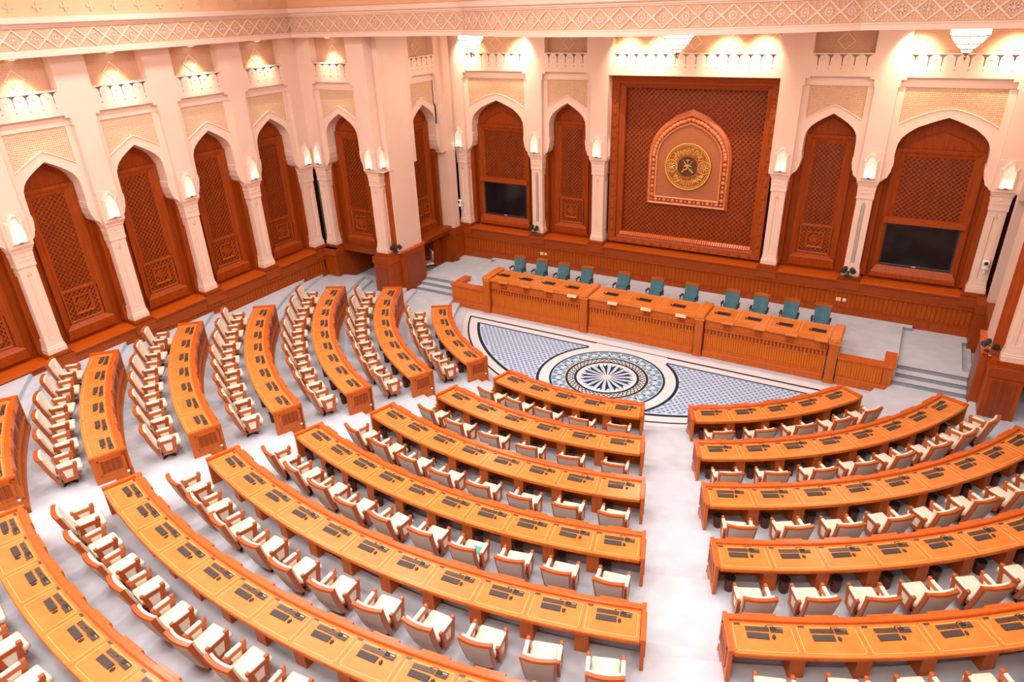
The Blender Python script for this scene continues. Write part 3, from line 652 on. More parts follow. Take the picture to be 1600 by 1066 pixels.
# diamonds along the band
fl=offs(BP,-.05); z0,z1=11.54,12.10; zm=(z0+z1)/2
segs=[]; 
for s0,s1 in ((0,1),(1,2),(2,len(BP)-3),(len(BP)-3,len(BP)-2),(len(BP)-2,len(BP)-1)):
    pts=fl[s0:s1+1]; L=[0]
    for a,b in zip(pts,pts[1:]): L.append(L[-1]+math.dist(a,b))
    def at(t,pts=pts,L=L):
        for i in range(len(pts)-1):
            if t<=L[i+1] or i==len(pts)-2:
                f=(t-L[i])/(L[i+1]-L[i]); a,b=pts[i],pts[i+1]; d=Vector((b[0]-a[0],b[1]-a[1])).normalized(); return Vector((a[0]+(b[0]-a[0])*f,a[1]+(b[1]-a[1])*f)),Vector((d.y,-d.x))
    n=max(1,round(L[-1]/.60)); w=L[-1]/n
    for k in range(n):
        if s0 in (0,len(BP)-2):
            tt=at(L[-1]*(k+.5)/n)[0].y
            if tt<-24: continue
        c=(k+.5)*w
        def Q(t,z,o):
            p,nn=at(min(max(t,0),L[-1])); return (p.x+nn.x*o,p.y+nn.y*o,z)
        dia=[(c-w/2,zm),(c,z0),(c+w/2,zm),(c,z1)]
        for i in range(4):
            (a,za),(b,zb)=dia[i],dia[(i+1)%4]; k2=.86; ko=1.12
            A=[(c+(a-c)*ko,zm+(za-zm)*ko),(c+(b-c)*ko,zm+(zb-zm)*ko),(c+(b-c)*k2,zm+(zb-zm)*k2),(c+(a-c)*k2,zm+(za-zm)*k2)]; A=[(t,min(max(z,z0),z1)) for t,z in A]
            hh=.035+.004*(k%2)+.0015*i; m.hexa([Q(t,z,-.01-.001*(k%2)) for t,z in A]+[Q(t,z,hh) for t,z in A],0)
        for h in (.085,.125):   # eight-pointed star of two squares
            sq=[(c-h,zm-h),(c+h,zm-h),(c+h,zm+h),(c-h,zm+h)] if h<.1 else [(c,zm-h),(c+h,zm),(c,zm+h),(c-h,zm)]
            for i in range(4):
                A=[sq[i],sq[(i+1)%4]]; B=[(c+(t-c)*.75,zm+(z-zm)*.75) for t,z in A]; A=A+[B[1],B[0]]
                m.hexa([Q(t,z,0) for t,z in A]+[Q(t,z,.022) for t,z in A],0)
        m.hexa([Q(c+x,zm+z,0) for x,z in ((-.03,-.03),(.03,-.03),(.03,.03),(-.03,.03))]+[Q(c+x,zm+z,.02) for x,z in ((-.03,-.03),(.03,-.03),(.03,.03),(-.03,.03))],0)
struct(m,'trim_20',[MAT['marble'],MAT['carved'],MAT['stipple']])
# cove over the long walls and the hall ceiling
m=MB(); cv=[(.06,12.42),(.09,12.85),(.35,13.2),(.9,13.6),(1.8,14.1),(3.0,14.4)]
for s in (-1,1):
    P=[(s*(14.47-o),z) for o,z in cv]
    for a,b in zip(P,P[1:]): m.face([(a[0],-36,a[1]),(a[0],-4.4,a[1]),(b[0],-4.4,b[1]),(b[0],-36,b[1])],0)
    for k in range(24):   # small cross ornaments on the cove
        y=-5.4-k*.78; zc=12.66; x0,x1=sorted((s*(14.47-.06),s*(14.47-.115)))
        m.box((x0,y-.035,zc-.13),(x1,y+.035,zc+.13),1); m.box((x0+.003,y-.13,zc-.034),(x1-.003,y-.036,zc+.034),1); m.box((x0+.003,y+.036,zc-.034),(x1-.003,y+.13,zc+.034),1)
m.box((-14.5,-4.5,12.40),(14.5,-4.2,14.6),0)
f=offs(BP,-.2)[2:-2]
m.loft([[(x,y,12.4) for x,y in f]+[(f[-1][0],-4.2,12.4),(f[0][0],-4.2,12.4)],[(x,y,14.6) for x,y in f]+[(f[-1][0],-4.2,14.6),(f[0][0],-4.2,14.6)]],0,caps=False)
m.face([(-14.5,-36,14.42),(14.5,-36,14.42),(14.5,-4.3,14.42),(-14.5,-4.3,14.42)],0)
struct(m,'ceiling',[MAT['ceil'],MAT['marble_dark']])
m=MB()   # soffits under the band and the stage ceiling behind it
fl2=offs(BP,.0)[2:-2]
m.face([(x,y,11.36) for x,y in fl2]+[(12.2,-4.46,11.36),(12.2,2.6,11.36),(-12.2,2.6,11.36),(-12.2,-4.46,11.36)],0)
for s in (-1,1):
    m.face([(s*14.5,-36,11.36),(s*15.9,-36,11.36),(s*15.9,-4.4,11.36),(s*14.5,-4.4,11.36)]); m.face([(s*11.3,-4.5,11.36),(s*15.9,-4.5,11.36),(s*15.9,-3,11.36),(s*11.3,-3,11.36)])
struct(m,'trim_21',[MAT['marble']])
# chandeliers of the stage
def make_chand():
    r=thing('chandelier','x','chandelier')
    m=MB(); m.lathe([(.50,-.16),(.52,-.14),(.52,-.02),(.50,0)],(0,0,0),28); m.build('crown',MAT['spotglow'],r)
    m=MB(); m.lathe([(.52,-.19),(.54,-.175),(.52,-.16),(.40,-.15)],(0,0,0),28,caps=False); 
    for rr,z in ((.34,-.40),(.20,-.55),(.10,-.66)): m.lathe([(rr,z-.015),(rr+.02,z),(rr,z+.015),(rr-.03,z)],(0,0,0),24)
    for k in range(16):
        a=2*PI*k/16; p=lambda q,z:(q*math.cos(a),q*math.sin(a),z); m.tube([p(.51,-.18),p(.33,-.40),p(.2,-.55),p(.07,-.67)],.009,4)
    m.lathe([(.07,-.68),(.075,-.70),(.03,-.74),(.045,-.78),(.02,-.84),(.005,-.88)],(0,0,0),12); m.build('frame',MAT['brass'],r)
    m=MB()
    for (r0,z0),(r1,z1),n in (((.49,-.19),(.35,-.385),20),((.33,-.41),(.21,-.54),14),((.19,-.56),(.09,-.67),9)):
        for k in range(n):
            a=2*PI*(k+.5)/n; b=PI/n*.72; p=lambda q,z,t:(q*math.cos(a+t),q*math.sin(a+t),z)
            m.hexa([p(r0,z0,-b),p(r0,z0,b),p(r0-.02,z0,b),p(r0-.02,z0,-b),p(r1,z1,-b),p(r1,z1,b),p(r1-.02,z1,b),p(r1-.02,z1,-b)])
    m.build('crystals',MAT['crystal'],r); return r
CP=Proto(make_chand())
for x,l in ((-8.85,'lit crystal chandelier above the arch of the smaller TV'),(0,'lit crystal chandelier above the crest panel'),(8.85,'lit crystal chandelier above the arch of the larger TV')): CP.put((x,0,11.16),0,l,'stage chandeliers')
bpy.data.objects
# downlights over the arcade screens
def make_dl():
    r=thing('downlight','x','ceiling light'); m=MB(); m.lathe([(.17,.06),(.17,-.03),(.14,-.05),(.10,-.02)],(0,0,0),20); m.build('rim',MAT['white'],r)
    m=MB(); m.lathe([(.12,-.035),(.09,-.055),(.01,-.06)],(0,0,0),16); m.build('lens',MAT['spotglow'],r); return r
DP=Proto(make_dl())
for k in range(5): DP.put((-15.20,YK[k]-1.515,11.34),0,'small glowing downlight above the '+['arcade arch next to the room corner','second arcade arch from the corner','third arcade arch from the corner','fourth arcade arch from the corner','arcade arch cut by the picture edge'][k],'downlights above the arcade')
DP.put((-13.285,YB+.10,11.34),0,'small glowing downlight above the corner arch facing the seats','downlights above the arcade')
# ------------------------------------------------------------------ floors and steps
R1,DR,DD,Z1,TT=8.811,2.279,.803,.327,.307
def RK(k): return R1+(k-1)*DR
def TZ(k): return Z1+(k-1)*TT
m=MB()
def tmax(r): return min(rad(76.0),math.asin(min(1,15.9/r)))
lv=[(0,0.0)]
for k in range(1,10): lv+=[(RK(k)+.06,TZ(k)-TT/2 if k>1 else .163),(RK(k)+.43,TZ(k))]
for i,(r,z) in enumerate(lv):
    r2=lv[i+1][0] if i+1<len(lv) else 31
    a=tmax(max(r,1)) if r>0 else rad(76); n=72
    if r==0: continue
    zp=lv[i-1][1]
    for j in range(n):
        a0,a1=-a+2*a*j/n,-a+2*a*(j+1)/n; p=lambda q,t,zz:(q*math.sin(t),-q*math.cos(t),zz)
        m.face([p(r,a0,z),p(r2,a0,z),p(r2,a1,z),p(r,a1,z)],0); m.face([p(r,a0,zp),p(r,a1,zp),p(r,a1,z),p(r,a0,z)],0)
m.face([(-9.4,-9.4,0),(9.4,-9.4,0),(9.4,-2,0),(-9.4,-2,0)],0)     # the well
for s in (-1,1):
    x0,x1=sorted((s*8.7,s*15.3)); a76=rad(76)
    r=RK(1)+.43; q=(s*r*math.sin(a76),-r*math.cos(a76))
    m.face([(q[0],q[1],Z1),(s*8.7,-2.2,Z1),(s*16,-2.2,Z1),(s*16,-3.98,Z1)],0)
    x0,x1=sorted((s*12.1,s*14.5)); m.face([(x0,-4.2,.62),(x1,-4.2,.62),(x1,1.5,.62),(x0,1.5,.62)],0)
    x0,x1=sorted((s*10.9,s*14.5)); m.face([(x0,-2.4,.328),(x1,-2.4,.328),(x1,2.3,.328),(x0,2.3,.328)],0)
struct(m,'floor',[MAT['floor'],MAT['riser']])
def stepped(name,label,s):
    r=thing('carpeted_steps',label,'steps',(s*10.0,-2.4,Z1),0,'carpeted steps up to the stage'); L=(s*10,-2.4,Z1)
    for k in range(3):
        z0=Z1+.131*k; y0=-2.42+.37*k; x0,x1=sorted((s*8.92,s*11.08)); m=MB()
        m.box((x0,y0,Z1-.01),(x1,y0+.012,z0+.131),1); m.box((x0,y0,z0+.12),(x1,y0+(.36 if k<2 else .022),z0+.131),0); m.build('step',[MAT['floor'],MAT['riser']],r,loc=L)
stepped('carpeted_steps','three grey carpeted steps to the stage at the arcade end',-1); stepped('carpeted_steps','three grey carpeted steps to the stage at the far end from the arcade',1)
m=MB()   # stage floor, lower ends and raised middle
for s in (-1,1):
    x0,x1=sorted((s*8.9,s*10.89)); m.box((x0,-1.655,.2),(x1,1.9,.72),0)
    x0,x1=sorted((s*10.86,s*(11.1 if s>0 else 11.35))); m.box((x0,-1.655,.2),(x1,-1.24 if s>0 else .5,.719),0); m.box((x0,1.2,.2),(x1,1.9,.719),0)
    x0,x1=sorted((s*10.89,s*11.2)); m.box((x0,-1.24,.2),(x1,1.2,.59),0); m.box((x0 if s>0 else -11.36,1.18,.4),(x1 if s>0 else -10.90,1.2,.71),1)
    x0,x1=sorted((s*11.2,s*11.5)); m.box((x0,-1.5,.2),(x1,1.0,.46),0)
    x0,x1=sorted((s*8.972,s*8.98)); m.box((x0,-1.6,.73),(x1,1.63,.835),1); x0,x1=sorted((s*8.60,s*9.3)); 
m.box((-8.97,-2.3,.2),(8.97,1.9,.845),0)
for s in (-1,1):
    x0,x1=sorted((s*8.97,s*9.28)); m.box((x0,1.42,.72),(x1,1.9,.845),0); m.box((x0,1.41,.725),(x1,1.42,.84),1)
struct(m,'floor_stage',[MAT['floor'],MAT['riser']])
# ------------------------------------------------------------------ the carpet in the well
m=MB(); MC=(0,-5.78); Z=.004
def cring(c,r0,r1,a0,a1,n,mi,z,clip=None):
    for k in range(n):
        t0,t1=a0+(a1-a0)*k/n,a0+(a1-a0)*(k+1)/n
        p=lambda r,t:(c[0]+r*math.sin(t),c[1]-r*math.cos(t),z)
        m.face([p(r0,t0),p(r1,t0),p(r1,t1),p(r0,t1)] if r0>0 else [p(0,t0),p(r1,t0),p(r1,t1)],mi)
WHT,NAV,BLU,TEL,SND=0,1,2,3,4
def seg(R,yc): return math.acos(min(1,-yc/R))
def band(R0,R1b,y0,y1,mi,z):
    """outline of the half-moon carpet: arc band plus the straight band along the dais"""
    cring((0,0),R0,R1b,-seg(R0,y1),seg(R0,y1),90,mi,z); x=math.sqrt(R1b*R1b-y0*y0)*1.0; m.face([(-x,y1,z),(x,y1,z),(math.sqrt(R1b**2-y0**2),y0,z),(-math.sqrt(R1b**2-y0**2),y0,z)],mi)
def halfmoon(R,yc,mi,z):
    a=seg(R,yc); n=90; pts=[(R*math.sin(-a+2*a*k/n),-R*math.cos(-a+2*a*k/n),z) for k in range(n+1)]; m.mesh(pts,[tuple(range(n+1))],mi)
halfmoon(8.40,-2.9,WHT,.002)
halfmoon(8.20,-3.27,NAV,.004); halfmoon(8.13,-3.38,WHT,.006); halfmoon(7.80,-3.71,NAV,.008); halfmoon(7.68,-3.80,BLU,.010)
# trellis of white lines with dark lozenges at the crossings, clipped to the field
import itertools
def inside(x,y): return math.hypot(x,y)<7.60 and y<-3.86 and math.hypot(x-MC[0],y-MC[1])>2.58
px,py=.205,.25
for i in range(-40,41):
    for j in range(-2,18):
        for h in (0,1):
            x=(i+.5*h)*px; y=-3.9-(j+.5*h)*py
            if inside(x,y): m.mesh([(x-.062,y,.0135),(x-.03,y-.055,.0135),(x+.03,y-.055,.0135),(x+.062,y,.0135),(x+.03,y+.055,.0135),(x-.03,y+.055,.0135)],[(0,1,2,3,4,5)],5)
            # white diagonal links between lozenges
            for sx in (-1,1):
                xm,ym=x+sx*px/4,y-py/4
                if inside(xm,ym):
                    dx,dy=sx*px/4,-py/4; l=math.hypot(dx,dy); nx,ny=-dy/l*.019,dx/l*.019
                    m.mesh([(xm-dx-nx,ym-dy-ny,.012),(xm+dx-nx,ym+dy-ny,.012),(xm+dx+nx,ym+dy+ny,.012),(xm-dx+nx,ym-dy+ny,.012)],[(0,1,2,3)],6)
# keyhole border round the medallion, open towards the dais
def clipdisc(c,R,yc,mi,z,n=120):
    a=math.acos(max(-1,min(1,-(yc-c[1])/R))) if yc-c[1]<R else PI
    pts=[(c[0]+R*math.sin(-a+2*a*k/n),c[1]-R*math.cos(-a+2*a*k/n),z) for k in range(n+1)]; m.mesh(pts,[tuple(range(n+1))],mi)
clipdisc(MC,2.56,-3.72,NAV,.016); clipdisc(MC,2.45,-3.715,WHT,.018)
m.face([(-1.6,-3.86,.0185),(1.6,-3.86,.0185),(1.44,-3.35,.0185),(-1.44,-3.35,.0185)],WHT)
def full(r,mi,z): cring(MC,0,r,0,2*PI,96,mi,z)
full(2.08,NAV,.020); full(2.00,WHT,.022); full(1.98,TEL,.024)
for k in range(28):   # blossoms of the blue ring
    a=2*PI*k/28; q=lambda r,t:(MC[0]+r*math.sin(t),MC[1]-r*math.cos(t))
    d=PI/28
    for (r,t,w,mi) in ((1.745,a,.105,BLU),(1.745,a,.05,WHT),(1.93,a+d,.05,WHT),(1.56,a+d,.05,WHT),(1.745,a+d,.045,NAV)):
        c=q(r,t); m.mesh([(c[0]+w*math.sin(g*PI/3+t),c[1]-w*math.cos(g*PI/3+t),.026+.0006*(mi==WHT)) for g in range(6)],[tuple(range(6))],mi)
    for sg in (-1,1):
        a0,a1=q(1.60,a+sg*d*.3),q(1.90,a+sg*d*1.0); v=Vector((a1[0]-a0[0],a1[1]-a0[1])).normalized()*.016
        m.mesh([(a0[0]-v.y,a0[1]+v.x,.0265),(a0[0]+v.y,a0[1]-v.x,.0265),(a1[0]+v.y,a1[1]-v.x,.0265),(a1[0]-v.y,a1[1]+v.x,.0265)],[(0,1,2,3)],WHT)
full(1.52,SND,.028); full(1.49,NAV,.030); full(1.40,WHT,.032)
for k in range(48):   # black net ring
    a=2*PI*k/48; q=lambda r,t:(MC[0]+r*math.sin(t),MC[1]-r*math.cos(t),.034)
    d=2*PI/48
    for sg in (-1,1):
        A,B=q(1.18,a),q(1.39,a+sg*d); w=Vector((B[0]-A[0],B[1]-A[1])).normalized()*.017
        m.mesh([(A[0]-w.y,A[1]+w.x,.034),(A[0]+w.y,A[1]-w.x,.034),(B[0]+w.y,B[1]-w.x,.034),(B[0]-w.y,B[1]+w.x,.034)],[(0,1,2,3)],NAV)
    m.mesh([q(1.18,a-d*.3),q(1.18,a+d*.3),q(1.25,a)],[(0,1,2)],BLU if k%2 else NAV)
full(1.17,NAV,.036); full(1.08,WHT,.038)
for k in range(18):   # the star: dark and light half petals with pointed tips
    a=2*PI*k/18; d=PI/18; q=lambda r,t,z=.040:(MC[0]+r*math.sin(t),MC[1]-r*math.cos(t),z)
    m.mesh([q(.1,a),q(.78,a-d*.95),q(.99,a)],[(0,1,2)],BLU); m.mesh([q(.1,a),q(.99,a),q(.78,a+d*.95)],[(0,1,2)],NAV)
    m.mesh([q(.80,a+d*.72,.0395),q(1.02,a+d,.0395),q(.80,a+d*1.28,.0395),q(.66,a+d,.0395)],[(0,1,2,3)],TEL if k%2 else NAV)
full(.13,WHT,.042); full(.075,SND,.044)
car=m.build('carpet',[MAT['cwhite'],MAT['navy'],MAT['cblue'],MAT['cteal'],MAT['csand'],MAT['navy'],MAT['cwhite']]); tag(car,'half-moon carpet with blue trellis and star medallion before the dais','carpet')
nv2=basic('slate_blue_wool',(.15,.24,.40),(.19,.28,.45),scale=10,rough=.95,spec=.1); car.data.materials[5]=nv2
# ------------------------------------------------------------------ dais desk: three sections, pillars, wings
YD=-2.60
def fb(m,a,b,mi=0): m.box(a,b,mi)
DM=[MAT['wood'],MAT['rim'],MAT['deskreed'],MAT['wood_dark'],MAT['relief'],MAT['inlay'],MAT['top']]
SEATX=[[-6.43,-5.32,-4.22,-3.11],[-1.37,0.02,1.40],[3.11,4.22,5.32,6.43]]
def dais(x0,x1,label,seats):
    r=thing('presidium_desk',label,'desk',((x0+x1)/2,YD,0),0,'sections of the long dais desk'); L=((x0+x1)/2,YD,0)
    def bl(m,n,mt=DM): return m.build(n,mt,r,loc=L)
    m=MB(); fb(m,(x0,YD+.10,.0),(x1,YD+.2,1.55),0); fb(m,(x0,YD+.06,.36),(x1,YD+.11,.95),2)
    n=int((x1-x0)/.125)
    for k in range(n):   # arcade of little balusters
        c=x0+(k+.5)*(x1-x0)/n; w=.030
        m.loft([[(c-w,y,.93),(c+w,y,.93),(c+w*1.25,y,1.02),(c+w*.6,y,1.16),(c-w*.6,y,1.16),(c-w*1.25,y,1.02)] for y in (YD+.10,YD+.05)],0)
    fb(m,(x0,YD+.085,.93),(x1,YD+.101,1.18),3); fb(m,(x0,YD+.03,.90),(x1,YD+.11,.945),0); fb(m,(x0,YD+.02,1.15),(x1,YD+.11,1.20),0)
    fb(m,(x0,YD+.06,1.2),(x1,YD+.12,1.46),4 if False else 0)
    for sx in seats: 
        c=sx+.25
        for dx in (-.075,.075):
            for dz in (-.075,.075): m.rbox((c+dx-.06,YD+.03,1.33+dz-.06),(c+dx+.06,YD+.07,1.33+dz+.06),.015,1,4)
    bl(m,'front_panel')
    m=MB(); fb(m,(x0,YD-.02,0),(x1,YD+.12,.20),0); fb(m,(x0,YD,.20),(x1,YD+.12,.27),1); fb(m,(x0,YD+.03,.27),(x1,YD+.12,.36),0); bl(m,'base_moulding')
    m=MB(); fb(m,(x0,YD+.02,1.46),(x1,YD+.25,1.52),0); fb(m,(x0,YD-.02,1.52),(x1,-1.30,1.585),6)
    for sx in seats:
        w=(x1-x0)/len(seats)/2; moulded(m,lambda u,z,d:(u,z,d),x0+2*w*seats.index(sx)+.05,x0+2*w*(seats.index(sx)+1)-.05,YD+.32,-1.36,.018,1.585,1.588,5)
    bl(m,'desktop')
    for sx in seats:
        m=MB(); c=min(sx+.28,x1-.23); m.rbox((c-.22,YD-.10,1.51),(c+.22,YD+.22,1.605),.03,2,6); bl(m,'plate_ledge')
        m=MB(); m.box((sx-.30,-2.06,1.586),(sx+.20,-1.80,1.60),0); 
        for kk in range(3): m.box((sx-.28,-2.04+.075*kk,1.60),(sx+.18,-1.985+.075*kk,1.612),1)
        m.build('control_unit',[MAT['brownblack'],MAT['black']],r,loc=L)
        m=MB(); m.tube([(sx-.36,-1.98,1.59),(sx-.35,-2.0,1.63),(sx-.33,-2.12,1.68)],.010,5); m.ball((sx-.32,-2.13,1.685),.022,0,6,4); m.box((sx-.37,-2.02,1.585),(sx-.32,-1.93,1.60)); m.build('microphone',MAT['black'],r,loc=L)
    return r
dais(-6.80,-2.56,'dais desk section with four places, arcade side of the middle',SEATX[0])
dais(-2.16,2.16,'middle dais desk section with three widely spaced places',SEATX[1])
dais(2.56,6.80,'dais desk section with four places, side away from the arcade',SEATX[2])
def pillar(x,label):
    r=thing('newel_post',label,'desk post',(x,YD,0),0,'posts between the dais desk sections'); L=(x,YD,0)
    m=MB(); fb(m,(x-.15,YD-.08,0),(x+.15,-1.35,1.50)); fb(m,(x-.17,YD-.10,0),(x+.17,-1.6,.12)); fb(m,(x-.08,YD-.09,.3),(x+.08,YD-.07,1.35)); m.build('shaft',MAT['wood'],r,loc=L)
    m=MB(); fb(m,(x-.18,YD-.12,1.50),(x+.19,-1.3,1.58)); m.rbox((x-.17,YD+.02,1.58),(x+.17,-1.3,1.70),.04,2); 
    m.loft([[(x-.17+.11*0,y,1.58) if False else (x+q[0],y,1.60+q[1]) for q in ((.17,0),(.15,.07),(.06,.11),(-.06,.11),(-.15,.07),(-.17,0))] for y in (YD-.12,YD+.06)]); m.ball((x,YD-.12,1.62),.05,0,8,4)
    m.build('cap',MAT['top'],r,loc=L)
for x,l in ((-7.0,'end post of the dais desk at the arcade end'),(-2.36,'dais desk post between the four-place section by the arcade and the middle'),(2.36,'dais desk post between the middle and the section away from the arcade'),(7.0,'end post of the dais desk away from the arcade')): pillar(x,l)
for s,l in ((-1,'low L-shaped wooden wing wall at the arcade end of the dais desk'),(1,'low L-shaped wooden wing wall at the far end of the dais desk')):
    r=thing('wing_wall',l,'low wall',(s*8.0,YD,0),0,'low wing walls of the dais'); L=(s*8,YD,0)
    X=lambda a,b:sorted((s*a,s*b)); m=MB()
    a,b=X(7.19,8.59); fb(m,(a,YD,0),(b,YD+.28,.98),0); fb(m,(a,YD-.02,.36),(b,YD+.02,.86),2); a,b=X(7.19,8.93); fb(m,(a,YD-.03,0),(b,YD+.1,.24),0); fb(m,(a,YD-.02,.24),(b,YD+.1,.30),1)
    a,b=X(8.60,8.90); fb(m,(a,YD+.01,0),(b,-1.5,.975),0); m.build('panel',DM,r,loc=L)
    m=MB(); a,b=X(7.19,8.93); fb(m,(a,YD-.05,.98),(b,YD+.32,1.05),1); a,b=X(8.57,8.93); fb(m,(a,YD+.321,.98),(b,-1.45,1.05),1); m.build('coping',DM,r,loc=L)
for k,(c,l) in enumerate(((-2.98,'pale ivory name plate in front of the fourth teal chair from the arcade'),(-1.42,'pale ivory name plate at the middle section place nearer the arcade'),(-.02+.30,'pale ivory name plate at the centre place of the middle section'),(1.66,'pale ivory name plate at the middle section place away from the arcade'))):
    m=MB(); c=[-2.86,-1.10,.28,1.66][k]
    m.hexa([(c-.2,YD-.15,1.50),(c+.2,YD-.15,1.50),(c+.2,YD-.125,1.50),(c-.2,YD-.125,1.50),(c-.2,YD-.115,1.62),(c+.2,YD-.115,1.62),(c+.2,YD-.105,1.62),(c-.2,YD-.105,1.62)]); o=m.build('name_plate',MAT['plate'],loc=(c,YD-.1,1.5)); tag(o,l,'name plate','ivory name plates on the dais')
# teal chairs of the dais
def make_teal():
    r=thing('teal_chair','x','chair')   # faces -y
    def shell(m,off,th,w0,w1,z0,z1,mi=0,lean=.16,n=8,k=8):
        f=[];bk=[]
        g=lambda i,j,o:((w0+(w1-w0)*j/k)*(i/n*2-1), .24+o-.06*(1-(i/n*2-1)**2)*-1*0+ lean*(j/k)+.05*((i/n*2-1)**2)*-1, z0+(z1-z0)*j/k)
        A=[[g(i,j,off) for i in range(n+1)]+[g(i,j,off+th) for i in range(n,-1,-1)] for j in range(k+1)]; m.loft(A,mi)
    m=MB(); shell(m,-.07,.10,.25,.27,.45,1.06); m.build('backrest',MAT['teal'],r,smooth=True)
    m=MB(); shell(m,.02,.04,.265,.285,.42,1.07,n=8,k=6); shell(m,-.05,.10,.285,.285,1.06,1.105,lean=.012) if False else None
    A=[]
    for z,y0,y1 in ((1.02,.29,.46),(1.105,.305,.475)): A.append([(x*.285,y0-.05*x*x+.01,z) for x in (-1,-.5,0,.5,1)]+[(x*.285,y1-.05*x*x,z) for x in (1,.5,0,-.5,-1)])
    m.loft(A); m.build('back_shell',MAT['chairwood'],r,smooth=True)
    m=MB(); m.rbox((-.26,-.27,.40),(.26,.24,.52),.045,3); m.build('seat',MAT['teal'],r,smooth=True)
    for s in (-1,1):
        m=MB(); m.tube([(s*.29,.22,.42),(s*.31,.20,.62),(s*.31,-.12,.64),(s*.30,-.2,.40)],.022,6); m.rbox((s*.31-.04,-.16,.63),(s*.31+.04,.16,.675),.015,2); m.build('armrest',MAT['black'],r,smooth=True)
    m=MB(); m.lathe([(.035,.08),(.03,.40)],n=10)
    for k in range(5):
        a=2*PI*k/5; m.tube([(0,0,.10),(.3*math.cos(a),.3*math.sin(a),.05)],[.03,.02],6); m.ball((.3*math.cos(a),.3*math.sin(a),.035),.035,0,8,4)
    m.build('swivel_base',MAT['black'],r); return r
TP=Proto(make_teal())
CX_=[-6.58,-5.46,-4.36,-3.25,-1.56,-.10,1.34,2.98,4.07,5.17,6.28]
nm=['first teal swivel chair on the dais from the arcade end']+[ORD[k]+' teal swivel chair on the dais from the arcade end' for k in range(2,12)]
for k,x in enumerate(CX_): TP.put((x,-.62,.845),random.uniform(-.06,.06),nm[k],'teal chairs along the dais')
# ------------------------------------------------------------------ rows of curved desks
HR,HT=.785,.72
NSEAT={'M':[5,6,8,10,11,13,14],'L':[5,8,9,8,7,6,4],'R':[5,8,9,8,7,6]}
AEND={'M':None,'L':[57.5,65.5,62.4,52.75,47.0,40.35,33.1],'R':[57.9,65.9,62.75,52.75,47.0,40.35]}
AISLE,HALFA=rad(20.03),.685
def near(k,sign): r=RK(k)+.4; d=math.asin(HALFA/r); return AISLE-d if sign<0 else AISLE+d
BLK={'M':'centre block','L':'arcade-side block','R':'block opposite the arcade'}
AIS={'M':'straight aisle','L':'slanting aisle','R':'straight aisle'}
DMATS=[MAT['wood'],MAT['top'],MAT['inlay'],MAT['wood_dark'],MAT['relief_end'],MAT['rim']]
def polar(r,a,z): return (r*math.sin(a),-r*math.cos(a),z)
def radbox(m,r0,r1,a,w,z0,z1,mi=0,off=0):
    """box standing radially at angle a, w wide across, off shifts it sideways"""
    c,s=math.cos(a),math.sin(a)
    T=lambda x,y,z:(y*s+(x+off)*c,-y*c+(x+off)*s,z)
    m.box((-w/2,r0,z0),(w/2,r1,z1),mi,T)
